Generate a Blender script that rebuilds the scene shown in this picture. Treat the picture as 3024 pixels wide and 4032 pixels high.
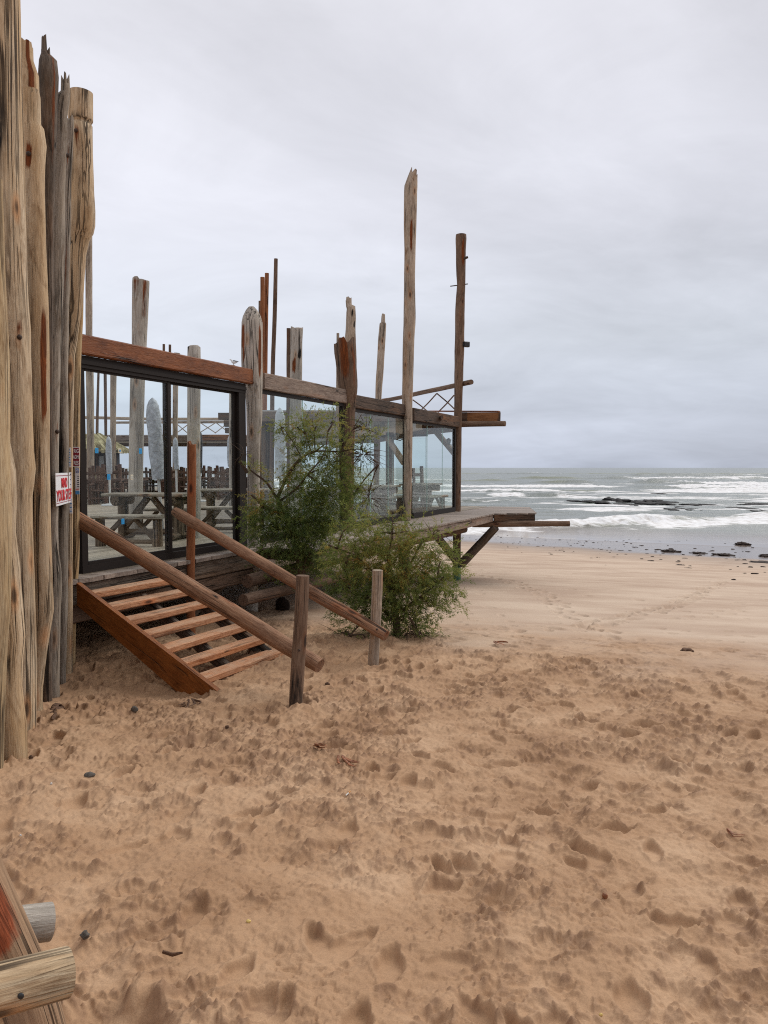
import bpy, bmesh, math, random
import numpy as np
from mathutils import Vector, Matrix, noise as mnoise

for o in list(bpy.data.objects):
    bpy.data.objects.remove(o)
SC = bpy.context.scene
COL = SC.collection
R = math.radians

# ------------------------------------------------------------------ camera
EYE = 2.3
FPX = 3028.0                      # focal length in pixels of the 3024 px wide photograph
CXP, CYP, HORIZON = 1512.0, 2016.0, 1841.0
PITCH = math.atan((CYP - HORIZON) / FPX)
cd = bpy.data.cameras.new('camera'); cam = bpy.data.objects.new('camera', cd); COL.objects.link(cam)
cd.sensor_fit = 'HORIZONTAL'; cd.sensor_width = 36.0; cd.lens = 36.0 * FPX / 3024.0
cd.clip_start = 0.05; cd.clip_end = 20000
cam.location = (0, 0, EYE); cam.rotation_euler = (R(90) - PITCH, 0, 0)
SC.camera = cam

# ------------------------------------------------------------------ world, sun, exposure
SUN_EL, SUN_AZ = R(42), R(52)      # azimuth from +Y (out to sea) towards +X
W = bpy.data.worlds.new("World"); SC.world = W; W.use_nodes = True
def build_world():
    nt = W.node_tree; N = nt.nodes; L = nt.links; N.clear()
    out = N.new('ShaderNodeOutputWorld'); bg = N.new('ShaderNodeBackground'); bg.inputs[1].default_value = 0.072
    L.new(bg.outputs[0], out.inputs[0])
    sky = N.new('ShaderNodeTexSky'); sky.sky_type = 'NISHITA'; sky.sun_disc = False
    sky.sun_elevation = SUN_EL; sky.sun_rotation = SUN_AZ
    tc = N.new('ShaderNodeTexCoord'); sep = N.new('ShaderNodeSeparateXYZ'); L.new(tc.outputs['Generated'], sep.inputs[0])
    def mth(op, a, b=None, clamp=False):
        m = N.new('ShaderNodeMath'); m.operation = op; m.use_clamp = clamp
        for i, x in enumerate((a, b)):
            if x is None: continue
            if isinstance(x, (int, float)): m.inputs[i].default_value = x
            else: L.new(x, m.inputs[i])
        return m.outputs[0]
    zz = mth('MAXIMUM', sep.outputs[2], 0.0)
    den = mth('ADD', zz, 0.30)
    px = mth('DIVIDE', sep.outputs[0], den); py = mth('DIVIDE', sep.outputs[1], den)
    cmb = N.new('ShaderNodeCombineXYZ'); L.new(px, cmb.inputs[0]); L.new(py, cmb.inputs[1])
    def noi(sc, det, rough, dist=0.0, off=0.0):
        mp = N.new('ShaderNodeMapping'); mp.inputs['Location'].default_value = (off, off * 1.7, off * .3)
        mp.inputs['Scale'].default_value = (0.72, 1.0, 1.0); L.new(cmb.outputs[0], mp.inputs[0])
        n = N.new('ShaderNodeTexNoise'); n.inputs['Scale'].default_value = sc; n.inputs['Detail'].default_value = det
        n.inputs['Roughness'].default_value = rough; n.inputs['Distortion'].default_value = dist
        L.new(mp.outputs[0], n.inputs['Vector']); return n.outputs['Fac']
    n1 = noi(0.95, 6, 0.55, 0.5, 3.1); n2 = noi(3.2, 7, 0.6, 0.5, 7.7)
    # vertical gradient of the cloud deck
    rg = N.new('ShaderNodeValToRGB'); L.new(zz, rg.inputs[0]); cr = rg.color_ramp
    stops = [(0.0, (5.4, 5.95, 7.2)), (0.05, (6.0, 6.45, 7.6)), (0.16, (6.75, 7.1, 7.85)), (0.30, (7.4, 7.5, 8.2)), (0.48, (7.9, 7.9, 8.5)), (1.0, (9.5, 9.5, 9.8))]
    cr.elements[0].position = 0; cr.elements[1].position = 1
    for p, c in stops[1:-1]: cr.elements.new(p)
    for e, (p, c) in zip(cr.elements, stops): e.position = p; e.color = (*c, 1)
    # light and dark sheets of cloud
    mixn = mth('ADD', mth('MULTIPLY', mth('SUBTRACT', n1, 0.5), 0.9), mth('MULTIPLY', mth('SUBTRACT', n2, 0.5), 0.36))
    side = mth('MULTIPLY', sep.outputs[0], -0.24)
    fac = mth('ADD', mth('ADD', 1.03, mixn), side)
    fac = mth('MAXIMUM', mth('MINIMUM', fac, 1.22), 0.74)
    vm = N.new('ShaderNodeVectorMath'); vm.operation = 'SCALE'; L.new(rg.outputs[0], vm.inputs[0]); L.new(fac, vm.inputs['Scale'])
    mx = N.new('ShaderNodeMix'); mx.data_type = 'RGBA'; mx.inputs[0].default_value = 0.95
    L.new(sky.outputs[0], mx.inputs[6]); L.new(vm.outputs[0], mx.inputs[7])
    L.new(mx.outputs[2], bg.inputs[0])
build_world()
sd = bpy.data.lights.new('sun', 'SUN'); sun = bpy.data.objects.new('sun', sd); COL.objects.link(sun)
sd.energy = 1.5; sd.angle = R(48); sd.color = (1.0, 0.965, 0.91)
sdir = Vector((math.sin(SUN_AZ) * math.cos(SUN_EL), math.cos(SUN_AZ) * math.cos(SUN_EL), math.sin(SUN_EL)))
sun.rotation_euler = sdir.to_track_quat('Z', 'Y').to_euler()
SC.view_settings.view_transform = 'Standard'; SC.view_settings.look = 'None'
SC.view_settings.exposure = 0.47; SC.view_settings.gamma = 1.0; SC.view_settings.use_curve_mapping = False
SC.render.engine = 'CYCLES'
SC.cycles.max_bounces = 8; SC.cycles.transparent_max_bounces = 40; SC.cycles.caustics_reflective = False; SC.cycles.caustics_refractive = False
SC.cycles.use_denoising = False; SC.cycles.filter_width = 1.1; SC.cycles.use_adaptive_sampling = False; SC.cycles.sample_clamp_indirect = 1.2

# ------------------------------------------------------------------ geometry helpers
_cp, _sp = math.cos(PITCH), math.sin(PITCH)
def P(u, v, Y):
    """the point at depth Y (metres in front of the lens) seen at photograph pixel (u, v)"""
    x = (u - CXP) / FPX; y = (CYP - v) / FPX
    d = Vector((x, _cp + y * _sp, -_sp + y * _cp))
    return Vector((0, 0, EYE)) + d * (Y / d.y)
# facade frame: s runs along the glass front (away from the lens), n points out of it, towards the beach
FO = Vector((-3.546, 9.0, 0)); FT = Vector((0.4004, 0.9163, 0)); FN = Vector((0.9163, -0.4004, 0))
def F(s, n, z): return FO + FT * s + FN * n + Vector((0, 0, z))
def fd(u):            # depth at which pixel column u meets the facade plane
    k = (u - CXP) / FPX
    return 7.479 / (0.437 - k)
def fs(u):            # s coordinate of that point
    d = fd(u); return (Vector(((u - CXP) / FPX * d, d, 0)) - FO).dot(FT)
DECK = 1.06

def _h(ix, iy, seed):
    a = (ix.astype(np.int64) * 374761393 + iy.astype(np.int64) * 668265263 + seed * 974711) & 0x7fffffff
    a = ((a ^ (a >> 13)) * 1274126177) & 0x7fffffff
    a = a ^ (a >> 16)
    return (a & 0xffff) / 65535.0
def vn(x, y, seed=0):
    x = np.asarray(x, float); y = np.asarray(y, float)
    ix = np.floor(x); iy = np.floor(y); fx = x - ix; fy = y - iy
    fx = fx * fx * fx * (fx * (fx * 6 - 15) + 10); fy = fy * fy * fy * (fy * (fy * 6 - 15) + 10)
    a = _h(ix, iy, seed); b = _h(ix + 1, iy, seed); c = _h(ix, iy + 1, seed); d = _h(ix + 1, iy + 1, seed)
    return (a + (b - a) * fx) * (1 - fy) + (c + (d - c) * fx) * fy - 0.5
def fbm(x, y, seed=0, octs=4, gain=0.5):
    t = 0; a = 1.0; f = 1.0
    for k in range(octs):
        t = t + a * vn(x * f + 13.7 * k, y * f - 7.1 * k, seed + k); a *= gain; f *= 2.03
    return t
def sstep(a, b, x):
    t = np.clip((x - a) / (b - a), 0, 1); return t * t * (3 - 2 * t)

# ground profile: w grows towards the sea
PW = np.array([-40, -5, 0, 3, 5.5, 7.5, 10.2, 11.5, 14, 22.4, 35, 46, 54, 62, 72, 90, 140, 400, 9000])
PZ = np.array([.75, .62, .46, .22, .05, .0, 0, -.06, -.28, -.93, -1.85, -2.52, -2.88, -3.02, -3.14, -3.7, -5, -8, -12])
def wcoord(X, Y): return Y + 0.5 * (X - 1.0)
def ground0(X, Y):
    w = wcoord(X, Y)
    z = (np.interp(w - .7, PW, PZ) + np.interp(w, PW, PZ) + np.interp(w + .7, PW, PZ)) / 3
    # sand banked up along the log wall
    dw = X - (-2.05 - 0.15 * (Y - 5.5))
    z = z - 0.05 * np.exp(-np.maximum(dw, 0) ** 2 / 0.35) * sstep(9.2, 7.5, Y) * sstep(1, 4, Y)
    return z

# ------------------------------------------------------------------ mesh builder
class MB:
    def __init__(self):
        self.v = []; self.f = []; self.wc = []; self.st = []; self.sm = []; self.tint = []
        self.z0 = random.uniform(0, 60)
    def add(self, co, wc=None, st=0.0, tint=0.5):
        self.v.append(tuple(co)); w = wc if wc is not None else co
        self.wc.append((w[0], w[1], w[2])); self.st.append(st); self.tint.append(tint)
        return len(self.v) - 1
    def face(self, idx, smooth=True): self.f.append(tuple(idx)); self.sm.append(smooth)
    def tube(self, pts, rad, n=18, wob=0.06, wobf=2.2, cap=True, stains=(), jag=0.0, jagseed=0, sub=0.0, flat=None, e1=None, ends=(True, True), knots=()):
        pts = [Vector(p) for p in pts]
        if isinstance(rad, (int, float)): rad = [rad] * len(pts)
        rad = list(rad)
        if sub:                                     # resample with a smooth curve through the points
            np_, nr = [], []
            for i in range(len(pts) - 1):
                k = max(1, int((pts[i + 1] - pts[i]).length / sub))
                p0 = pts[max(i - 1, 0)]; p1 = pts[i]; p2 = pts[i + 1]; p3 = pts[min(i + 2, len(pts) - 1)]
                r0 = rad[max(i - 1, 0)]; r1 = rad[i]; r2 = rad[i + 1]; r3 = rad[min(i + 2, len(pts) - 1)]
                for j in range(k):
                    t = j / k
                    def cm(a, b, c, d): return 0.5 * ((2 * b) + (c - a) * t + (2 * a - 5 * b + 4 * c - d) * t * t + (3 * b - a - 3 * c + d) * t ** 3)
                    sm_ = t * t * (3 - 2 * t)
                    np_.append(p1.lerp(p2, t) if k < 2 else Vector([cm(p0[q], p1[q], p2[q], p3[q]) for q in range(3)]))
                    nr.append(r1 + (r2 - r1) * sm_)
            np_.append(pts[-1]); nr.append(rad[-1]); pts, rad = np_, nr
        m = len(pts); s = 0.0; rings = []
        seed = self.z0
        rng = random.Random(jagseed + int(seed * 1000))
        jagg = []
        if jag:
            ng = max(3, n // 3); hs = [rng.uniform(-1, 1) for _ in range(ng)]; hs[rng.randrange(ng)] = 1.0
            for j in range(n): jagg.append(hs[int(j * ng / n)] * jag + rng.uniform(-.15, .15) * jag)
        T = (pts[1] - pts[0]).normalized()
        E1 = Vector(e1) if e1 is not None else (Vector((1, 0, 0)) if abs(T.x) < 0.8 else Vector((0, 0, 1)))
        total = sum((pts[i + 1] - pts[i]).length for i in range(m - 1)) or 1
        for i in range(m):
            if i == 0: T = (pts[1] - pts[0])
            elif i == m - 1: T = (pts[-1] - pts[-2])
            else: T = (pts[i + 1] - pts[i - 1])
            T.normalize()
            E1 = (E1 - T * E1.dot(T)).normalized(); E2 = T.cross(E1)
            if i: s += (pts[i] - pts[i - 1]).length
            ring = []
            for j in range(n):
                th = 2 * math.pi * j / n
                c, sn = math.cos(th), math.sin(th)
                r = rad[i]
                k = 1 + wob * (mnoise.noise(Vector((c * 1.1, sn * 1.1, s * wobf + seed))) + 0.5 * mnoise.noise(Vector((c * 3.1, sn * 3.1, s * wobf * 0.4 + seed))))
                for (kth, ks, kw, kh) in knots:
                    dth = (th - kth + math.pi) % (2 * math.pi) - math.pi
                    k += kh * math.exp(-(dth * rad[i] / kw) ** 2 - ((s - ks) / (kw * 1.6)) ** 2)
                if flat: cc, ss = c * flat[0], sn * flat[1]
                else: cc, ss = c, sn
                q = pts[i] + (E1 * cc + E2 * ss) * (r * k)
                if jag and i == m - 1: q = q + T * jagg[j]
                elif jag and i == m - 2: q = q + T * jagg[j] * 0.15
                stv = 0.0
                for (sth, t0, dth_, dt_, amp) in stains:
                    dd = ((th - sth + math.pi) % (2 * math.pi) - math.pi) / dth_
                    e = math.exp(-(dd * dd) ** 1.5 - (((s / total) - t0) / dt_) ** 4)
                    stv += amp * e
                ring.append(self.add(q, (cc * r + 3.1 * seed, ss * r, s + seed), stv))
            rings.append(ring)
        for i in range(m - 1):
            for j in range(n):
                a, b = rings[i], rings[i + 1]; j2 = (j + 1) % n
                self.face((a[j], a[j2], b[j2], b[j]))
        if cap:
            for which, (ring, i) in enumerate(((rings[0], 0), (rings[-1], m - 1))):
                if not ends[which]: continue
                # separate verts for the sawn end, so the edge stays crisp; end grain coords
                ids = []
                cpt = pts[i] - (Vector((0, 0, 0)) if not (jag and i) else (pts[-1] - pts[-2]).normalized() * jag * 0.6)
                for k_ in ring:
                    co = Vector(self.v[k_])
                    ids.append(self.add(co, (self.wc[k_][0], self.wc[k_][1], seed + 7), self.st[k_] * .5))
                cidx = self.add(cpt, (3.1 * seed, 0, seed + 7))
                for j in range(n):
                    j2 = (j + 1) % n
                    if which: self.face((ids[j], ids[j2], cidx), False)
                    else: self.face((ids[j2], ids[j], cidx), False)
        return self
    def beam(self, p0, p1, w, h, up=(0, 0, 1), bev=0.012, rings=None, wob=0.0, stain=0.0):
        """squared timber from p0 to p1; w across, h along 'up'"""
        p0 = Vector(p0); p1 = Vector(p1); T = (p1 - p0); Ln = T.length; T.normalize()
        U = Vector(up); U = (U - T * U.dot(T)).normalized(); S = T.cross(U)
        b = min(bev, w * .4, h * .4); hw, hh = w / 2, h / 2
        prof = [(hw, -hh + b), (hw, hh - b), (hw - b, hh), (-hw + b, hh), (-hw, hh - b), (-hw, -hh + b), (-hw + b, -hh), (hw - b, -hh)]
        m = rings or max(2, int(Ln / 0.25) + 1); prev = None; seed = self.z0 + random.uniform(0, 9)
        first = None
        for i in range(m):
            t = i / (m - 1); ring = []
            for (a, c) in prof:
                ka = wob * mnoise.noise(Vector((a * 9, c * 9, t * Ln * 1.7 + seed))); kc = wob * mnoise.noise(Vector((a * 9 + 5, c * 9, t * Ln * 1.7 + seed)))
                q = p0 + T * (Ln * t) + S * (a + ka) + U * (c + kc)
                ring.append(self.add(q, (a + seed * 3.1, c, t * Ln + seed), stain))
            if prev:
                for j in range(8):
                    j2 = (j + 1) % 8; self.face((prev[j], prev[j2], ring[j2], ring[j]), False)
            else: first = ring
            prev = ring
        for ring, rev in ((first, True), (prev, False)):
            ids = [self.add(Vector(self.v[k]), (self.wc[k][0], self.wc[k][1], seed + 4), stain) for k in ring]
            self.face(ids[::-1] if rev else ids, False)
        return self
    def box(self, c, size, rz=0.0, bev=0.01, long=None, stain=0.0):
        sx, sy, sz = size; ax = long if long is not None else max(range(3), key=lambda i: size[i])
        M_ = Matrix.Rotation(rz, 3, 'Z'); c = Vector(c)
        ex = [M_ @ Vector((1, 0, 0)), M_ @ Vector((0, 1, 0)), Vector((0, 0, 1))]
        d = ex[ax] * (size[ax] / 2); o = [i for i in range(3) if i != ax]
        up = ex[o[1]]
        return self.beam(c - d, c + d, size[o[0]], size[o[1]], up=up, bev=bev, rings=2, stain=stain)
    def blob(self, c, r, nu=14, nv=9, nz=0.25, f=1.6, seed=0.0, tint=.5):
        c = Vector(c); rows = []
        for i in range(nv + 1):
            ph = math.pi * i / nv; row = []
            for j in range(nu):
                th = 2 * math.pi * j / nu
                d = Vector((math.sin(ph) * math.cos(th), math.sin(ph) * math.sin(th), math.cos(ph)))
                k = 1 + nz * mnoise.noise(d * f + Vector((seed, seed * 2, 0))) + nz * .5 * mnoise.noise(d * f * 2.7 + Vector((seed, 0, seed)))
                row.append(self.add(c + Vector((d.x * r[0] * k, d.y * r[1] * k, d.z * r[2] * k)), None, 0, tint))
            rows.append(row)
        for i in range(nv):
            for j in range(nu):
                j2 = (j + 1) % nu; self.face((rows[i][j], rows[i + 1][j], rows[i + 1][j2], rows[i][j2]))
        return self
    def extrude(self, poly, z0, z1, smooth=False):
        """prism over a plan polygon (list of (x, y))"""
        a = [self.add((x, y, z0)) for x, y in poly]; b = [self.add((x, y, z1)) for x, y in poly]; n = len(poly)
        self.face(a[::-1], smooth); self.face(b, smooth)
        for i in range(n): j = (i + 1) % n; self.face((a[i], a[j], b[j], b[i]), smooth)
        return self

def link(name, me, mat, parent=None, loc=None):
    o = bpy.data.objects.new(name, me); COL.objects.link(o)
    if mat: me.materials.append(mat)
    if parent is not None:
        o.parent = parent
        wl = parent.get('_wl')
        if wl is not None: o.matrix_parent_inverse = Matrix.Translation(-Vector(wl))
    return o
def tag(o, label=None, cat=None, group=None, kind=None):
    if label: o['label'] = label
    if cat: o['category'] = cat
    if group: o['group'] = group
    if kind or (label and cat): o['kind'] = kind or 'thing'
    return o
def mesh_of(name, mb, fix=True):
    me = bpy.data.meshes.new(name); me.from_pydata(mb.v, [], mb.f)
    me.polygons.foreach_set('use_smooth', mb.sm)
    a = me.attributes.new('wc', 'FLOAT_VECTOR', 'POINT'); a.data.foreach_set('vector', np.array(mb.wc, 'f').ravel())
    a = me.attributes.new('st', 'FLOAT', 'POINT'); a.data.foreach_set('value', np.array(mb.st, 'f'))
    a = me.attributes.new('tint', 'FLOAT', 'POINT'); a.data.foreach_set('value', np.array(mb.tint, 'f'))
    me.update(); me.validate()
    return me
def mk(name, mb, mat, parent=None, label=None, cat=None, group=None, kind=None):
    top = parent is None
    loc = None
    if top and mb.v:
        A = np.array(mb.v); loc = Vector(((A[:, 0].min() + A[:, 0].max()) / 2, (A[:, 1].min() + A[:, 1].max()) / 2, A[:, 2].min()))
        mb.v = [tuple(x) for x in (A - np.array(loc))]
    me = mesh_of(name, mb)
    o = link(name, me, mat, parent)
    if top and loc is not None: o.location = loc; o['_wl'] = tuple(loc)
    return tag(o, label, cat, group, kind)
def mk_sub(name, mb, mat, parent):
    """sub-part of a part whose own frame is already the world frame"""
    me = mesh_of(name, mb); o = bpy.data.objects.new(name, me); COL.objects.link(o); me.materials.append(mat)
    o.parent = parent; o.matrix_parent_inverse = parent.matrix_basis.inverted()
    return o
def thing(name, label, cat, loc=(0, 0, 0), group=None):
    e = bpy.data.objects.new(name, None); COL.objects.link(e); e.location = loc; e['_wl'] = tuple(loc); e.empty_display_size = .2
    return tag(e, label, cat, group)
def copy_tree(o, parent=None):
    c = o.copy(); COL.objects.link(c)
    if parent is not None: c.parent = parent
    for ch in list(o.children): copy_tree(ch, c)
    return c

# ------------------------------------------------------------------ materials
def newmat(name):
    m = bpy.data.materials.new(name); m.use_nodes = True; nt = m.node_tree
    return m, nt, nt.nodes, nt.links, nt.nodes['Principled BSDF']
def setramp(node, stops):
    cr = node.color_ramp
    while len(cr.elements) > len(stops): cr.elements.remove(cr.elements[-1])
    while len(cr.elements) < len(stops): cr.elements.new(0.5)
    for e, (p, c) in zip(cr.elements, stops):
        e.position = p; e.color = (*c, 1) if len(c) == 3 else c
def g(v): return (v, v, v)
def mixc(N, L, fac, a, b, mode='MIX'):
    m = N.new('ShaderNodeMix'); m.data_type = 'RGBA'; m.blend_type = mode
    for i, x in ((0, fac), (6, a), (7, b)):
        if isinstance(x, (int, float)): m.inputs[i].default_value = x
        elif isinstance(x, tuple): m.inputs[i].default_value = (*x, 1)
        else: L.new(x, m.inputs[i])
    return m.outputs[2]
STAIN = (0.23, 0.062, 0.014)
def wood(name, light, mid, dark, warm=None, warmamt=0.3, rough=0.85, crack=0.55, grain=1.0, stain=STAIN, blotch=1.0, knots=True, dust=0.0):
    m, nt, N, L, B = newmat(name)
    at = N.new('ShaderNodeAttribute'); at.attribute_name = 'wc'
    def noi(scale, sc=1.0, det=6, ro=0.6, dist=0.0):
        mp = N.new('ShaderNodeMapping'); mp.inputs['Scale'].default_value = scale; L.new(at.outputs['Vector'], mp.inputs[0])
        n = N.new('ShaderNodeTexNoise'); n.inputs['Scale'].default_value = sc; n.inputs['Detail'].default_value = det
        n.inputs['Roughness'].default_value = ro; n.inputs['Distortion'].default_value = dist
        L.new(mp.outputs[0], n.inputs['Vector']); return n.outputs['Fac']
    def ramp(f, stops):
        r = N.new('ShaderNodeValToRGB'); L.new(f, r.inputs[0]); setramp(r, stops); return r.outputs[0]
    big = noi((1.6 * blotch, 1.6 * blotch, 0.9 * blotch), 1.0, 4, .55, .6)
    gr = noi((46 * grain, 46 * grain, 5.0), 1.0, 9, .66, 1.4)
    fine = noi((120 * grain, 120 * grain, 3.2), 1.0, 4, .6)
    c = ramp(gr, [(0.2, tuple(x * .74 for x in mid)), (0.40, mid), (0.66, light)])
    c2 = ramp(gr, [(0.22, tuple(x * .55 for x in mid)), (0.46, tuple(x * .76 for x in mid)), (0.7, tuple(x * .82 for x in light))])
    c = mixc(N, L, ramp(big, [(0.38, g(0)), (0.62, g(1))]), c2, c)
    if warm:
        wn = noi((4, 4, 0.45), 1.0, 5, .6, .5)
        f = ramp(wn, [(0.62 - .35 * warmamt, g(0)), (0.74 - .1 * warmamt, g(1))])
        c = mixc(N, L, mixc(N, L, 1.0, f, (.7, .7, .7), 'MULTIPLY'), c, warm)
        c = mixc(N, L, ramp(gr, [(0.25, g(.5)), (0.5, g(0))]), c, dark)
    c = mixc(N, L, 0.5, c, ramp(fine, [(0.3, g(.45)), (0.7, g(1))]), 'MULTIPLY')
    pat = noi((7 * blotch, 7 * blotch, 2.3 * blotch), 1.0, 6, .65, .8)
    c = mixc(N, L, 1.0, c, ramp(pat, [(0.30, (.58, .50, .43)), (0.46, g(1)), (0.66, (1.08, 1.06, 1.02))]), 'MULTIPLY')
    # long drying cracks
    cr_ = noi((13 * grain, 13 * grain, 0.32), 1.0, 3, .5, .9)
    cm = N.new('ShaderNodeMath'); cm.operation = 'ABSOLUTE'; sb = N.new('ShaderNodeMath'); sb.operation = 'SUBTRACT'; L.new(cr_, sb.inputs[0]); sb.inputs[1].default_value = 0.5; L.new(sb.outputs[0], cm.inputs[0])
    ckm = ramp(cm.outputs[0], [(0.0, g(1)), (0.006 + .012 * crack, g(.8)), (0.014 + .02 * crack, g(0))])
    gate = ramp(noi((5, 5, .8), 1.0, 2), [(0.52 - .12 * crack, g(0)), (0.60, g(1))])
    ck = mixc(N, L, 1.0, ckm, gate, 'MULTIPLY')
    c = mixc(N, L, ck, c, tuple(x * .16 for x in dark))
    if knots:
        mp = N.new('ShaderNodeMapping'); mp.inputs['Scale'].default_value = (4.5, 4.5, 1.5); L.new(at.outputs['Vector'], mp.inputs[0])
        vo = N.new('ShaderNodeTexVoronoi'); vo.inputs['Scale'].default_value = 1.0; L.new(mp.outputs[0], vo.inputs['Vector'])
        c = mixc(N, L, ramp(vo.outputs['Distance'], [(0.0, g(.75)), (0.12, g(.6)), (0.24, g(0))]), c, tuple(a_ * b_ for a_, b_ in zip(mid, (.95, .62, .40))))
        kk = ramp(vo.outputs['Distance'], [(0.0, g(1)), (0.07, g(.85)), (0.13, g(0))])
        c = mixc(N, L, kk, c, tuple(x * .3 for x in dark))
    # stains and char recorded along the timber: positive rust and heartwood, negative char
    sa = N.new('ShaderNodeAttribute'); sa.attribute_name = 'st'
    sn = noi((26, 26, 2.5), 1.0, 6, .7)
    mm = N.new('ShaderNodeMath'); mm.operation = 'MULTIPLY_ADD'; L.new(sn, mm.inputs[0]); mm.inputs[1].default_value = 0.9; L.new(sa.outputs['Fac'], mm.inputs[2])
    f1 = ramp(mm.outputs[0], [(0.72, g(0)), (0.95, g(1))])
    nsub = N.new('ShaderNodeMath'); nsub.operation = 'MULTIPLY_ADD'; L.new(sa.outputs['Fac'], nsub.inputs[0]); nsub.inputs[1].default_value = -1; 
    nm = N.new('ShaderNodeMath'); nm.operation = 'MULTIPLY'; L.new(sn, nm.inputs[0]); nm.inputs[1].default_value = 0.9; L.new(nm.outputs[0], nsub.inputs[2])
    f2 = ramp(nsub.outputs[0], [(0.76, g(0)), (0.98, g(1))])
    st2 = mixc(N, L, ramp(gr, [(0.38, g(0)), (0.66, g(1))]), tuple(x * .4 for x in stain), stain)
    c = mixc(N, L, f1, c, st2)
    c = mixc(N, L, f2, c, (0.012, 0.010, 0.009))
    if dust:      # sand trodden in on the upward faces
        gn = N.new('ShaderNodeNewGeometry'); sx = N.new('ShaderNodeSeparateXYZ'); L.new(gn.outputs['Normal'], sx.inputs[0])
        dn = mixc(N, L, 1.0, ramp(sx.outputs[2], [(0.55, g(0)), (0.85, g(dust))]), ramp(noi((5, 9, 5), 1.0, 7, .7), [(0.36, g(.1)), (0.6, g(1))]), 'MULTIPLY')
        c = mixc(N, L, dn, c, (.50, .33, .215))
    L.new(c, B.inputs['Base Color'])
    B.inputs['Roughness'].default_value = rough; B.inputs['Specular IOR Level'].default_value = 0.25
    hh = N.new('ShaderNodeMath'); hh.operation = 'MULTIPLY_ADD'; L.new(ck, hh.inputs[0]); hh.inputs[1].default_value = -1.6; L.new(gr, hh.inputs[2])
    h2 = N.new('ShaderNodeMath'); h2.operation = 'MULTIPLY_ADD'; L.new(fine, h2.inputs[0]); h2.inputs[1].default_value = .35; L.new(hh.outputs[0], h2.inputs[2])
    bp = N.new('ShaderNodeBump'); bp.inputs['Strength'].default_value = 0.75; bp.inputs['Distance'].default_value = 0.012
    L.new(h2.outputs[0], bp.inputs['Height']); L.new(bp.outputs[0], B.inputs['Normal'])
    return m
M = {}
M['pale'] = wood('pale_driftwood', (.74, .60, .43), (.61, .465, .31), (.28, .18, .11), warm=(.54, .345, .165), warmamt=.55, crack=.95)
M['honey'] = wood('honey_driftwood', (.62, .49, .31), (.50, .36, .21), (.25, .16, .09), warm=(.52, .33, .14), warmamt=.45)
M['grey'] = wood('grey_driftwood', (.46, .40, .335), (.33, .28, .225), (.15, .12, .095), warm=(.30, .22, .14), warmamt=.25, crack=.9)
M['dark'] = wood('dark_driftwood', (.24, .19, .15), (.13, .098, .075), (.045, .033, .026), warm=(.24, .13, .07), warmamt=.3, crack=.9)
M['brown'] = wood('brown_timber', (.25, .165, .115), (.15, .092, .063), (.06, .036, .026), warm=(.20, .10, .05), warmamt=.2, crack=.6)
M['pole'] = wood('weathered_pole', (.57, .47, .375), (.42, .33, .25), (.17, .12, .09), warm=(.38, .22, .11), warmamt=.3)
M['palegrey'] = wood('bleached_pole', (.60, .55, .49), (.46, .41, .35), (.24, .205, .17), crack=.5)
M['redbeam'] = wood('red_oiled_timber', (.30, .108, .038), (.235, .076, .026), (.12, .038, .014), rough=.6, crack=.1, grain=.5, blotch=2.0, knots=False)
M['step'] = wood('worn_red_step', (.68, .38, .215), (.54, .25, .125), (.25, .095, .042), warm=(.56, .19, .055), warmamt=.4, rough=.7, crack=.4, grain=.8, dust=.75)
M['stringer'] = wood('orange_oiled_board', (.33, .115, .026), (.265, .082, .018), (.14, .04, .011), rough=.5, crack=.05, grain=.45, blotch=2.2, knots=False)
M['rail'] = wood('reddish_rail_log', (.42, .25, .155), (.30, .155, .09), (.12, .058, .033), warm=(.36, .15, .065), warmamt=.35, crack=.9)
M['post'] = wood('brown_post_log', (.28, .185, .125), (.175, .108, .072), (.085, .05, .036), crack=.5)
M['redpost'] = wood('red_post_timber', (.36, .15, .065), (.28, .10, .042), (.13, .045, .02), crack=.4)
M['greybeam'] = wood('weathered_grey_beam', (.36, .285, .235), (.25, .185, .15), (.12, .082, .064), warm=(.30, .15, .08), warmamt=.2, grain=.55)
M['darkbeam'] = wood('weathered_dark_beam', (.135, .092, .066), (.075, .05, .037), (.03, .021, .016), warm=(.23, .10, .036), warmamt=.3, grain=.7)
M['table'] = wood('weathered_table_wood', (.29, .215, .145), (.155, .108, .072), (.05, .035, .025), crack=1.0)
M['tabletop'] = wood('silvered_table_top', (.50, .45, .37), (.33, .28, .22), (.12, .09, .07), crack=.9)
M['chair'] = wood('dark_chair_wood', (.20, .115, .08), (.12, .062, .042), (.05, .025, .018), crack=.6)
M['thatchboard'] = wood('orange_fascia', (.38, .185, .08), (.29, .125, .05), (.14, .055, .025), crack=.2, knots=False)
M['tleg'] = wood('brown_table_leg', (.47, .31, .19), (.39, .245, .15), (.2, .12, .07), crack=.5, stain=(.42, .11, .045))
M['bolted'] = wood('pale_sawn_log', (.70, .56, .38), (.56, .42, .27), (.28, .18, .11), warm=(.58, .34, .15), warmamt=.2, crack=.9, grain=1.0, stain=(.50, .075, .02))

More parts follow.
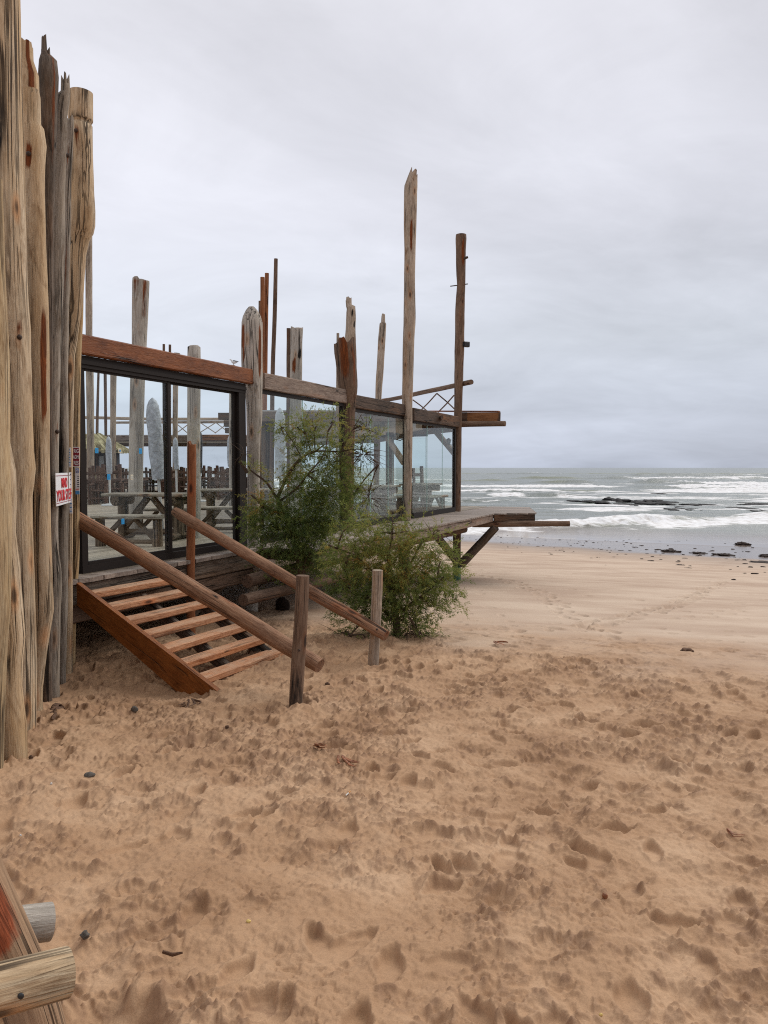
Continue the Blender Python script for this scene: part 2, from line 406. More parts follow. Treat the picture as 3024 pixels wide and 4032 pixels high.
def plain(name, col, rough=.6, metal=0.0, bump=0.0, bscale=60, var=0.0, spec=.5):
    m, nt, N, L, B = newmat(name)
    B.inputs['Base Color'].default_value = (*col, 1); B.inputs['Roughness'].default_value = rough; B.inputs['Metallic'].default_value = metal
    B.inputs['Specular IOR Level'].default_value = spec
    tc = N.new('ShaderNodeTexCoord'); n = N.new('ShaderNodeTexNoise'); n.inputs['Scale'].default_value = bscale; n.inputs['Detail'].default_value = 6
    L.new(tc.outputs['Object'], n.inputs['Vector'])
    if var:
        r = N.new('ShaderNodeValToRGB'); L.new(n.outputs['Fac'], r.inputs[0])
        setramp(r, [(0.3, tuple(c * (1 - var) for c in col)), (0.7, tuple(min(1, c * (1 + var)) for c in col))]); L.new(r.outputs[0], B.inputs['Base Color'])
    if bump:
        b = N.new('ShaderNodeBump'); b.inputs['Strength'].default_value = bump; b.inputs['Distance'].default_value = 0.02
        L.new(n.outputs['Fac'], b.inputs['Height']); L.new(b.outputs[0], B.inputs['Normal'])
    return m
M['alu'] = plain('dark_bronze_frame', (.020, .015, .013), .6, 0, .05, 40, .15, spec=.15)
M['ceiling'] = plain('pale_grey_underside', (.50, .50, .52), .8, 0, .2, 6, .12)
M['black'] = plain('black_metal', (.015, .015, .016), .45, 0, .05, 40, .2)
M['iron'] = plain('rusty_iron', (.05, .028, .018), .8, 0, .4, 90, .5)
M['cover'] = plain('grey_parasol_cover', (.36, .385, .42), .55, 0, .9, 16, .28)
M['coverblack'] = plain('black_parasol_cover', (.02, .021, .024), .5, 0, .8, 16, .2)
M['coverpale'] = plain('pale_parasol_cover', (.50, .53, .57), .6, 0, .6, 14, .15)
M['whitepole'] = plain('white_metal_pole', (.55, .55, .53), .4, 0, .05, 30, .1)
M['white'] = plain('white_sign_face', (.78, .78, .80), .45, 0, 0, 20, .04)
M['cream'] = plain('cream_sign_face', (.66, .62, .48), .5, 0, 0, 20, .05)
M['red'] = plain('red_lettering', (.58, .012, .022), .5)
M['maroon'] = plain('maroon_sign_face', (.25, .012, .03), .5, 0, 0, 20, .08)
M['blue'] = plain('blue_sticker', (.012, .29, .62), .5, 0, 0, 30, .08)
M['navy'] = plain('navy_ink', (.012, .07, .36), .5)
M['ink'] = plain('dark_ink', (.03, .035, .05), .6)
M['inkblue'] = plain('pale_blue_ink', (.08, .30, .62), .6)
M['inkpink'] = plain('pink_ink', (.62, .25, .22), .6)
M['greenpaint'] = plain('green_pole_paint', (.055, .15, .105), .75, 0, .5, 25, .45)
M['thatch'] = None
M['rock'] = plain('wet_black_rock', (.009, .008, .008), .75, 0, 1.0, 3, .6, spec=.2)
M['weed'] = plain('dark_seaweed', (.026, .015, .011), .8, 0, 1.0, 30, .6, spec=.2)
M['weedbrown'] = plain('brown_dry_weed', (.13, .075, .048), .85, 0, 1.0, 40, .5, spec=.2)
M['kelp'] = plain('orange_dried_kelp', (.24, .085, .032), .6, 0, .6, 40, .4)
M['stone'] = plain('grey_beach_stone', (.12, .105, .09), .9, 0, .5, 40, .3, spec=.1)
M['shell'] = plain('white_shell', (.62, .60, .56), .5, 0, .2, 40, .1)
M['yellow'] = plain('yellow_scrap', (.62, .45, .14), .6, 0, .2, 40, .1)
M['filter'] = plain('orange_filter_paper', (.62, .28, .08), .7)
M['bin'] = plain('black_planter_tub', (.022, .022, .022), .7, 0, .3, 12, .3)
M['hutdark'] = plain('dark_hut_wall', (.03, .031, .036), .8, 0, .3, 8, .4)
M['gullwhite'] = plain('white_feathers', (.72, .72, .72), .7)
M['gulldark'] = plain('slate_feathers', (.03, .03, .035), .7)
M['lampglass'] = plain('frosted_lantern_glass', (.50, .53, .55), .3)

def mat_reed():
    m, nt, N, L, B = newmat('dry_reed'); at = N.new('ShaderNodeAttribute'); at.attribute_name = 'wc'
    mp = N.new('ShaderNodeMapping'); mp.inputs['Scale'].default_value = (18, 18, 1.2); L.new(at.outputs['Vector'], mp.inputs[0])
    n = N.new('ShaderNodeTexNoise'); n.inputs['Scale'].default_value = 1; n.inputs['Detail'].default_value = 5; L.new(mp.outputs[0], n.inputs['Vector'])
    r = N.new('ShaderNodeValToRGB'); L.new(n.outputs['Fac'], r.inputs[0]); setramp(r, [(0.35, (.10, .08, .035)), (0.5, (.36, .31, .16)), (0.65, (.56, .51, .31))])
    L.new(r.outputs[0], B.inputs['Base Color']); B.inputs['Roughness'].default_value = .9
    b = N.new('ShaderNodeBump'); b.inputs['Strength'].default_value = .8; b.inputs['Distance'].default_value = .03; L.new(n.outputs['Fac'], b.inputs['Height']); L.new(b.outputs[0], B.inputs['Normal'])
    return m
M['thatch'] = mat_reed()

def mat_glass(name, tint, rough=0.0, gain=1.0):
    m, nt, N, L, B = newmat(name); N.remove(B); out = N['Material Output']
    fr = N.new('ShaderNodeFresnel'); ge_ = N.new('ShaderNodeNewGeometry'); io = N.new('ShaderNodeMath'); io.operation = 'MULTIPLY_ADD'
    io.inputs[1].default_value = 1 / 1.45 - 1.45; io.inputs[2].default_value = 1.45; L.new(ge_.outputs['Backfacing'], io.inputs[0]); L.new(io.outputs[0], fr.inputs['IOR'])
    mu = N.new('ShaderNodeMath'); mu.operation = 'MULTIPLY'; mu.inputs[1].default_value = gain; mu.use_clamp = True; L.new(fr.outputs[0], mu.inputs[0])
    tr = N.new('ShaderNodeBsdfTransparent'); tr.inputs[0].default_value = (*tint, 1)
    gl = N.new('ShaderNodeBsdfGlossy'); gl.inputs['Roughness'].default_value = rough
    mx = N.new('ShaderNodeMixShader'); L.new(mu.outputs[0], mx.inputs[0]); L.new(tr.outputs[0], mx.inputs[1]); L.new(gl.outputs[0], mx.inputs[2])
    L.new(mx.outputs[0], out.inputs[0]); return m
M['glass'] = mat_glass('clear_door_glass', (.96, .99, .985), gain=.6)
M['glassgreen'] = mat_glass('green_tinted_glass', (.935, .985, .975))
M['glassedge'] = plain('green_glass_edge', (.30, .52, .46), .2)

def mat_deck(name, ax, width, cols):
    """planks: gaps and board colour come from the wc attribute (x across the boards, z along them)"""
    m, nt, N, L, B = newmat(name); at = N.new('ShaderNodeAttribute'); at.attribute_name = 'wc'
    mp = N.new('ShaderNodeMapping'); mp.inputs['Scale'].default_value = (30, 30, 1.2); L.new(at.outputs['Vector'], mp.inputs[0])
    n = N.new('ShaderNodeTexNoise'); n.inputs['Scale'].default_value = 1; n.inputs['Detail'].default_value = 7; n.inputs['Roughness'].default_value = .65; L.new(mp.outputs[0], n.inputs['Vector'])
    r = N.new('ShaderNodeValToRGB'); L.new(n.outputs['Fac'], r.inputs[0]); setramp(r, [(0.3, cols[0]), (0.5, cols[1]), (0.7, cols[2])])
    ta = N.new('ShaderNodeAttribute'); ta.attribute_name = 'tint'
    rr = N.new('ShaderNodeValToRGB'); L.new(ta.outputs['Fac'], rr.inputs[0]); setramp(rr, [(0, g(.62)), (1, g(1))])
    c = mixc(N, L, 1.0, r.outputs[0], rr.outputs[0], 'MULTIPLY')
    L.new(c, B.inputs['Base Color']); B.inputs['Roughness'].default_value = .7
    b = N.new('ShaderNodeBump'); b.inputs['Strength'].default_value = .5; b.inputs['Distance'].default_value = .01; L.new(n.outputs['Fac'], b.inputs['Height']); L.new(b.outputs[0], B.inputs['Normal'])
    return m
M['deck'] = mat_deck('weathered_deck_boards', 0, .14, ((.15, .115, .08), (.32, .26, .19), (.44, .37, .285)))
M['walk'] = mat_deck('grey_walkway_boards', 0, .14, ((.14, .105, .085), (.28, .22, .18), (.40, .33, .27)))

def mat_leaf():
    m, nt, N, L, B = newmat('tamarisk_leaf'); ta = N.new('ShaderNodeAttribute'); ta.attribute_name = 'tint'
    r = N.new('ShaderNodeValToRGB'); L.new(ta.outputs['Fac'], r.inputs[0])
    setramp(r, [(0.0, (.075, .115, .038)), (0.3, (.16, .21, .055)), (0.6, (.30, .32, .085)), (0.82, (.36, .29, .08)), (1.0, (.46, .22, .055))])
    L.new(r.outputs[0], B.inputs['Base Color']); B.inputs['Roughness'].default_value = .75; B.inputs['Specular IOR Level'].default_value = .2
    tl = N.new('ShaderNodeBsdfTranslucent'); L.new(r.outputs[0], tl.inputs[0]); mx = N.new('ShaderNodeMixShader'); mx.inputs[0].default_value = .45
    L.new(B.outputs[0], mx.inputs[1]); L.new(tl.outputs[0], mx.inputs[2]); L.new(mx.outputs[0], N['Material Output'].inputs[0])
    return m
M['leaf'] = mat_leaf()
M['twig'] = wood('tamarisk_bark', (.16, .105, .07), (.095, .06, .04), (.04, .024, .017), crack=.6, knots=False)

def mat_sand():
    m, nt, N, L, B = newmat('beach_sand'); tc = N.new('ShaderNodeTexCoord')
    def att(nm): a = N.new('ShaderNodeAttribute'); a.attribute_name = nm; return a.outputs['Fac']
    def noi(sc, det=6, ro=.6, scale=(1, 1, 1)):
        mp = N.new('ShaderNodeMapping'); mp.inputs['Scale'].default_value = scale; L.new(tc.outputs['Object'], mp.inputs[0])
        n = N.new('ShaderNodeTexNoise'); n.inputs['Scale'].default_value = sc; n.inputs['Detail'].default_value = det; n.inputs['Roughness'].default_value = ro
        L.new(mp.outputs[0], n.inputs['Vector']); return n.outputs['Fac']
    def ramp(f, st): r = N.new('ShaderNodeValToRGB'); L.new(f, r.inputs[0]); setramp(r, st); return r.outputs[0]
    n1 = noi(1.3, 5); n2 = noi(34, 6, .7); n3 = noi(160, 3, .7); n4 = noi(.35, 4, .6, (1, 2.2, 1))
    rough = ramp(n1, [(0.32, (.34, .197, .107)), (0.5, (.415, .252, .143)), (0.68, (.51, .332, .202))])
    rough = mixc(N, L, ramp(att('damp_shade'), [(0.03, g(0)), (0.5, g(.7))]), rough, (.23, .128, .074))  # darker crumbs: damp sand, deepened to paint in crevice shade
    rough = mixc(N, L, 1.0, rough, ramp(n2, [(0.3, g(.93)), (0.7, g(1.04))]), 'MULTIPLY')
    smooth = ramp(n4, [(0.36, (.43, .305, .218)), (0.5, (.50, .372, .272)), (0.64, (.56, .43, .32))])
    c = mixc(N, L, att('tone'), smooth, rough)
    c = mixc(N, L, 1.0, c, ramp(n3, [(0.25, g(.74)), (0.7, g(1.08))]), 'MULTIPLY')
    wet = att('wet')
    c = mixc(N, L, ramp(wet, [(0.0, g(0)), (0.5, g(.55)), (1.0, g(1))]), c, (.155, .115, .092))
    L.new(c, B.inputs['Base Color'])
    rr = ramp(wet, [(0.0, g(.95)), (0.45, g(.75)), (0.8, g(.30)), (1.0, g(.16))]); L.new(rr, B.inputs['Roughness'])
    B.inputs['Specular IOR Level'].default_value = .35
    add = N.new('ShaderNodeMath'); add.operation = 'MULTIPLY_ADD'; L.new(n3, add.inputs[0]); add.inputs[1].default_value = .25; L.new(n2, add.inputs[2])
    b = N.new('ShaderNodeBump'); b.inputs['Distance'].default_value = .035
    L.new(ramp(att('rough'), [(0, g(.05)), (1, g(.14))]), b.inputs['Strength'])
    L.new(add.outputs[0], b.inputs['Height']); L.new(b.outputs[0], B.inputs['Normal'])
    return m
M['sand'] = mat_sand()

def mat_sea():
    m, nt, N, L, B = newmat('sea_water'); tc = N.new('ShaderNodeTexCoord')
    def att(nm): a = N.new('ShaderNodeAttribute'); a.attribute_name = nm; return a.outputs['Fac']
    def noi(sc, det=5, ro=.6, scale=(1, 1, 1), dist=0):
        mp = N.new('ShaderNodeMapping'); mp.inputs['Scale'].default_value = scale; L.new(tc.outputs['Object'], mp.inputs[0])
        n = N.new('ShaderNodeTexNoise'); n.inputs['Scale'].default_value = sc; n.inputs['Detail'].default_value = det; n.inputs['Roughness'].default_value = ro; n.inputs['Distortion'].default_value = dist
        L.new(mp.outputs[0], n.inputs['Vector']); return n.outputs['Fac']
    def ramp(f, st): r = N.new('ShaderNodeValToRGB'); L.new(f, r.inputs[0]); setramp(r, st); return r.outputs[0]
    dep = att('depth')
    c = ramp(dep, [(0.0, (.20, .155, .125)), (0.05, (.19, .155, .13)), (0.25, (.15, .155, .12)), (1.0, (.12, .138, .116))])
    c = mixc(N, L, ramp(att('crest'), [(0.1, g(0)), (0.9, g(1))]), c, (.115, .125, .045))
    fo = N.new('ShaderNodeMath'); fo.operation = 'ADD'; L.new(att('foam'), fo.inputs[0])
    fn = noi(.55, 9, .72, (.45, 1, 1), .6)
    sb = N.new('ShaderNodeMath'); sb.operation = 'MULTIPLY_ADD'; L.new(fn, sb.inputs[0]); sb.inputs[1].default_value = 2.3; sb.inputs[2].default_value = -1.2
    L.new(sb.outputs[0], fo.inputs[1])
    ff = ramp(fo.outputs[0], [(0.36, g(0)), (0.6, g(1))])
    fcol = ramp(noi(1.5, 6, .7), [(0.3, (.50, .47, .44)), (0.55, (.78, .78, .78))])
    c = mixc(N, L, ff, c, fcol)
    L.new(c, B.inputs['Base Color'])
    L.new(mixc(N, L, ff, ramp(dep, [(0.0, g(.06)), (0.1, g(.16)), (1.0, g(.22))]), g(.9)), B.inputs['Roughness'])
    B.inputs['IOR'].default_value = 1.33
    w1 = noi(.9, 6, .65, (.5, 1.3, 1)); w2 = noi(.12, 4, .6, (.5, 1.4, 1))
    h = N.new('ShaderNodeMath'); h.operation = 'MULTIPLY_ADD'; L.new(w2, h.inputs[0]); h.inputs[1].default_value = 4.0; L.new(w1, h.inputs[2])
    b = N.new('ShaderNodeBump'); b.inputs['Distance'].default_value = .30
    L.new(ramp(dep, [(0.0, g(.02)), (0.12, g(.35)), (1.0, g(.9))]), b.inputs['Strength'])
    L.new(h.outputs[0], b.inputs['Height']); L.new(b.outputs[0], B.inputs['Normal'])
    return m
M['sea'] = mat_sea()

# ------------------------------------------------------------------ ground (one sheet)
def raster_noise():
    pass
rng = np.random.default_rng(11)
class Raster:
    def __init__(self, x0, x1, y0, y1, step):
        self.x0, self.y0, self.step = x0, y0, step
        self.nx = int((x1 - x0) / step); self.ny = int((y1 - y0) / step)
        self.X, self.Y = np.meshgrid(x0 + np.arange(self.nx) * step, y0 + np.arange(self.ny) * step)
        self.h = np.zeros_like(self.X)
    def stamp(self, cx, cy, ang, a, b, depth, rim=.35, sole=True, sharp=14.0):
        r = max(a, b) * 1.9; i0 = int((cx - r - self.x0) / self.step); i1 = int((cx + r - self.x0) / self.step); j0 = int((cy - r - self.y0) / self.step); j1 = int((cy + r - self.y0) / self.step)
        if i0 < 0 or j0 < 0 or i1 >= self.nx or j1 >= self.ny: return
        X = self.X[j0:j1, i0:i1] - cx; Y = self.Y[j0:j1, i0:i1] - cy
        u = X * math.cos(ang) + Y * math.sin(ang); v = -X * math.sin(ang) + Y * math.cos(ang)
        bb = b * (1 + .22 * np.cos(3.0 * u / a)) if sole else b
        wob = 1 + .22 * vn(X * 22 + cx * 7, Y * 22 + cy * 5, 5)
        q = np.sqrt((u / a) ** 2 + (v / bb) ** 2) / wob
        h = self.h[j0:j1, i0:i1]
        base = h.mean()
        inside = 1 / (1 + np.exp(np.clip((q - 0.93) * sharp, -50, 50)))
        kf = .1 if sole else .3
        floor = base * (1 - kf) + h * kf - depth * (0.75 + .45 * u / a) 
        h2 = h * (1 - inside) + floor * inside
        h2 = h2 + depth * rim * np.exp(-((q - 1.22) / .2) ** 2) * (0.6 + 1.3 * vn(X * 9 + cy, Y * 9 + cx, 9))
        self.h[j0:j1, i0:i1] = h2
    def sample(self, X, Y):
        fx = (X - self.x0) / self.step; fy = (Y - self.y0) / self.step
        ok = (fx >= 1) & (fy >= 1) & (fx < self.nx - 2) & (fy < self.ny - 2)
        fx = np.clip(fx, 0, self.nx - 2.001); fy = np.clip(fy, 0, self.ny - 2.001)
        ix = fx.astype(int); iy = fy.astype(int); dx = fx - ix; dy = fy - iy; h = self.h
        return ((h[iy, ix] * (1 - dx) + h[iy, ix + 1] * dx) * (1 - dy) + (h[iy + 1, ix] * (1 - dx) + h[iy + 1, ix + 1] * dx) * dy) * ok
def build_ground():
    nr = Raster(-5.5, 8.5, .8, 14.5, .009)
    X, Y = nr.X, nr.Y
    nr.h = .05 * fbm(X * .9, Y * .9, 1, 3) + .045 * fbm(X * 2.3, Y * 2.6, 21, 3)
    pr = random.Random(4)
    for k in range(1500):                     # older, trodden-out prints
        nr.stamp(pr.uniform(-5, 8), pr.uniform(1, 13.5), pr.uniform(0, 6.28), pr.uniform(.10, .2), pr.uniform(.05, .10), pr.uniform(.014, .034), .6, True)
    nr.h += .023 * fbm(X * 5.0, Y * 5.6, 31, 3) + .014 * fbm(X * 13, Y * 15, 36, 3)
    for k in range(800):                      # heel holes and kicked hollows
        nr.stamp(pr.uniform(-5, 8), pr.uniform(1, 13.5), pr.uniform(0, 6.28), pr.uniform(.02, .06), pr.uniform(.018, .045), pr.uniform(.010, .03), .6, False)
    # crumbs of damp sand along the rims of prints and in kicked-up patches
    k5 = np.array([1, 2, 3, 2, 1]) / 9.0      # dry sand slumps: the older prints lose their sharp lips
    for _ in range(2): nr.h = np.apply_along_axis(lambda m_: np.convolve(m_, k5, 'same'), 0, np.apply_along_axis(lambda m_: np.convolve(m_, k5, 'same'), 1, nr.h))
    gy, gx = np.gradient(nr.h, nr.step); slope = np.hypot(gx, gy)
    k_ = np.ones(9) / 9
    slope = np.apply_along_axis(lambda m_: np.convolve(m_, k_, 'same'), 0, np.apply_along_axis(lambda m_: np.convolve(m_, k_, 'same'), 1, slope))
    ch2 = np.clip(.25 + .8 * sstep(.12, .42, slope) + .75 * sstep(.02, .35, fbm(X * 1.5, Y * 1.5, 77, 3)), 0, 1.3)
    wx = X + .05 * vn(X * 7, Y * 7, 3); wy = Y + .05 * vn(X * 7, Y * 7, 4)
    def crumbs(f, seed, lo, hi): return sstep(lo, hi, vn(wx * f, wy * f, seed) + .45 * vn(wx * f * 2.3, wy * f * 2.3, seed + 1))
    c1 = crumbs(10, 51, .06, .30); c2 = crumbs(21, 53, .06, .28); c3 = crumbs(42, 55, .04, .26)
    nr.h += ch2 * (.009 * c1 * (.6 + vn(X * 13, Y * 13, 8)) + .012 * c2 * (.7 + vn(X * 20, Y * 20, 9)) + .014 * c3)
    rd = np.abs(vn(wx * 10, wy * 13, 91) + .4 * vn(wx * 27, wy * 30, 92))
    nr.h -= .011 * sstep(.07, .0, rd) * sstep(-.05, .25, vn(X * 3.1, Y * 3.1, 93))      # little cracks and lips in the crust
    nr.h += .010 * vn(X * 34, Y * 40, 94) + .006 * vn(X * 66, Y * 70, 95)
    damp_shade = np.clip(ch2 * (.10 * c1 + .30 * c2 + .28 * c3) - .02, 0, 1)  # crumb darkening: part damp sand, part shade painted in for relief contrast
    for k in range(950):                      # fresher shoe prints, most of them walking up from the beach
        a = pr.gauss(1.2, .7)
        nr.stamp(pr.uniform(-5, 8), pr.uniform(1, 13.5), a, pr.uniform(.115, .15), pr.uniform(.044, .056), pr.uniform(.026, .046), .35, True, sharp=16)
    for (x_, y_, r_, d_) in ((-.845, 7.22, .15, .05), (-.125, 8.93, .14, .045), (-2.2, 12.3, .2, .05), (-1.68, 7.85, .16, .03), (-.95, 2.5, .22, .06)):
        nr.stamp(x_, y_, 0, r_, r_, d_, .7, False)
    fr = Raster(-4, 38, 9, 62, .03)
    # trails of footprints on the smooth beach below
    def trail(pts, per, dep, sc):
        for (x0, y0), (x1, y1) in zip(pts[:-1], pts[1:]):
            L = math.hypot(x1 - x0, y1 - y0); n = int(L / per); a = math.atan2(y1 - y0, x1 - x0)
            for k in range(n):
                t = k / n; sd_ = .13 * (1 if k % 2 else -1)
                fr.stamp(x0 + (x1 - x0) * t - math.sin(a) * sd_ + pr.gauss(0, .05), y0 + (y1 - y0) * t + math.cos(a) * sd_ + pr.gauss(0, .05), a + pr.gauss(0, .2), .15 * sc, .075 * sc, dep, .4, False)
    def gp(u, v):
        for d in np.arange(4, 80, .02):
            q = P(u, v, d)
            if q.z <= ground0(np.array(q.x), np.array(q.y)): return (q.x, q.y)
        return (q.x, q.y)
    trail([gp(1840, 2255), gp(2010, 2290), gp(2130, 2335), gp(2270, 2440), gp(2360, 2490)], .36, .05, 1.25)
    trail([gp(2850, 2290), gp(2780, 2325), gp(2640, 2390), gp(2480, 2430), gp(2290, 2470)], .30, .07, 1.5)
    trail([gp(2920, 2400), gp(2640, 2450)], .4, .04, 1.2)
    trail([gp(2340, 2470), gp(2480, 2530), gp(2760, 2560)], .45, .05, 1.4)
    trail([gp(2760, 2250), gp(2900, 2200)], .5, .04, 1.2)
    for k in range(150):
        fr.stamp(pr.uniform(-2, 22), pr.uniform(11, 30), pr.uniform(0, 6.28), pr.uniform(.1, .22), pr.uniform(.05, .12), pr.uniform(.02, .05), .4, False)
    for k in range(700):
        y_ = pr.uniform(9.3, 15); x_ = pr.uniform(-1, 9); 
        if pr.random() < max(0, 1 - (y_ + .5 * (x_ - 1) - 9.5) / 5): fr.stamp(x_, y_, pr.uniform(0, 6.28), pr.uniform(.08, .16), pr.uniform(.05, .08), pr.uniform(.015, .04), .5, False)
    # polar sheet: fine inside the view, coarse all round, out past the water line
    d0 = R(44); th = np.concatenate([np.linspace(-math.pi, -d0, 60, endpoint=False), np.linspace(-d0, d0, 1320), np.linspace(d0, math.pi, 61)[1:]])
    r = [0.0, .4, .8, 1.2]
    x = 1.5
    while x < 11: r.append(x); x *= 1.0026
    while x < 75: r.append(x); x *= 1.0042
    while x < 9000: r.append(x); x *= 1.12
    r = np.array(r); TH, RR = np.meshgrid(th, r)
    X = np.sin(TH) * RR; Y = np.cos(TH) * RR
    z = ground0(X, Y); w = wcoord(X, Y)
    wn = w + 1.6 * fbm(X * .6, Y * .6, 91, 5) + .5 * fbm(X * 3, Y * 3, 95, 3)
    rough = sstep(11.4, 9.2, wn)
    rough = np.maximum(rough, .75 * sstep(1.2, -.2, X + .437 * 0 - (-3.546 + .437 * (Y - 9))) * sstep(16, 12, Y))
    fade = sstep(14.3, 12.0, Y)
    z = z + nr.sample(X, Y) * rough * fade * 1.1
    z = z + (fr.sample(X, Y)) * (1 - rough)
    z = z + .03 * sstep(11.8, 9.5, wn) * (1 - 0 * w)            # little berm edge where the trodden sand stops
    z = z + (.035 * fbm(X * .35, Y * .9, 41, 4) + .012 * fbm(X * 1.6, Y * 2.4, 44, 3)) * (1 - rough) * sstep(70, 40, w)
    damp_shade_v = Raster.sample(type('r', (), dict(x0=nr.x0, y0=nr.y0, step=nr.step, nx=nr.nx, ny=nr.ny, h=damp_shade))(), X, Y)
    ww = w + .26 * (X - 5)
    wet = sstep(46, 56, ww + 2.5 * fbm(X * .12, Y * .3, 61, 3)) * .42 + .58 * sstep(54.5, 58.5, ww + 2 * fbm(X * .15, Y * .3, 66, 3))
    ny, nx = X.shape
    co = np.stack([X, Y, z], -1).reshape(-1, 3)
    i = np.arange(ny - 1)[:, None] * nx + np.arange(nx - 1)[None, :]
    quads = np.stack([i, i + nx, i + nx + 1, i + 1], -1).reshape(-1, 4)
    me = bpy.data.meshes.new('beach'); me.vertices.add(len(co)); me.vertices.foreach_set('co', co.astype('f').ravel())
    me.loops.add(quads.size); me.loops.foreach_set('vertex_index', quads.astype('i').ravel())
    me.polygons.add(len(quads)); me.polygons.foreach_set('loop_start', np.arange(0, quads.size, 4, dtype='i')); me.polygons.foreach_set('loop_total', np.full(len(quads), 4, 'i'))
    me.polygons.foreach_set('use_smooth', np.ones(len(quads), bool))
    tone = sstep(14.5, 8.2, wn + 1.2 * fbm(X * .9, Y * 1.6, 98, 4))      # churned damp sand fades out into the clean beach
    for nm, a in (('rough', rough), ('tone', tone), ('wet', wet), ('damp_shade', damp_shade_v)):
        at = me.attributes.new(nm, 'FLOAT', 'POINT'); at.data.foreach_set('value', a.astype('f').ravel())
    me.update(calc_edges=True)
    me.flip_normals() if me.polygons[len(quads) // 2].normal.z < 0 else None
    o = link('beach', me, M['sand']); tag(o, kind='structure')
    global NR
    NR = nr
    return o
build_ground()
def gz(x, y):
    z = float(ground0(np.array(x), np.array(y)))
    w = wcoord(x, y)
    k = float(sstep(10.6, 9.5, np.array(w)))
    return z + 1.1 * k * float(NR.sample(np.array([x]), np.array([y]))[0]) + .03 * float(sstep(11.8, 9.5, np.array(w)))
def gpix(u, v, far=90):
    """where the ray through pixel (u, v) meets the sand"""
    d = 1.5
    while d < far:
        q = P(u, v, d)
        if q.z <= float(ground0(np.array(q.x), np.array(q.y))): return q
        d *= 1.004
    return P(u, v, far)

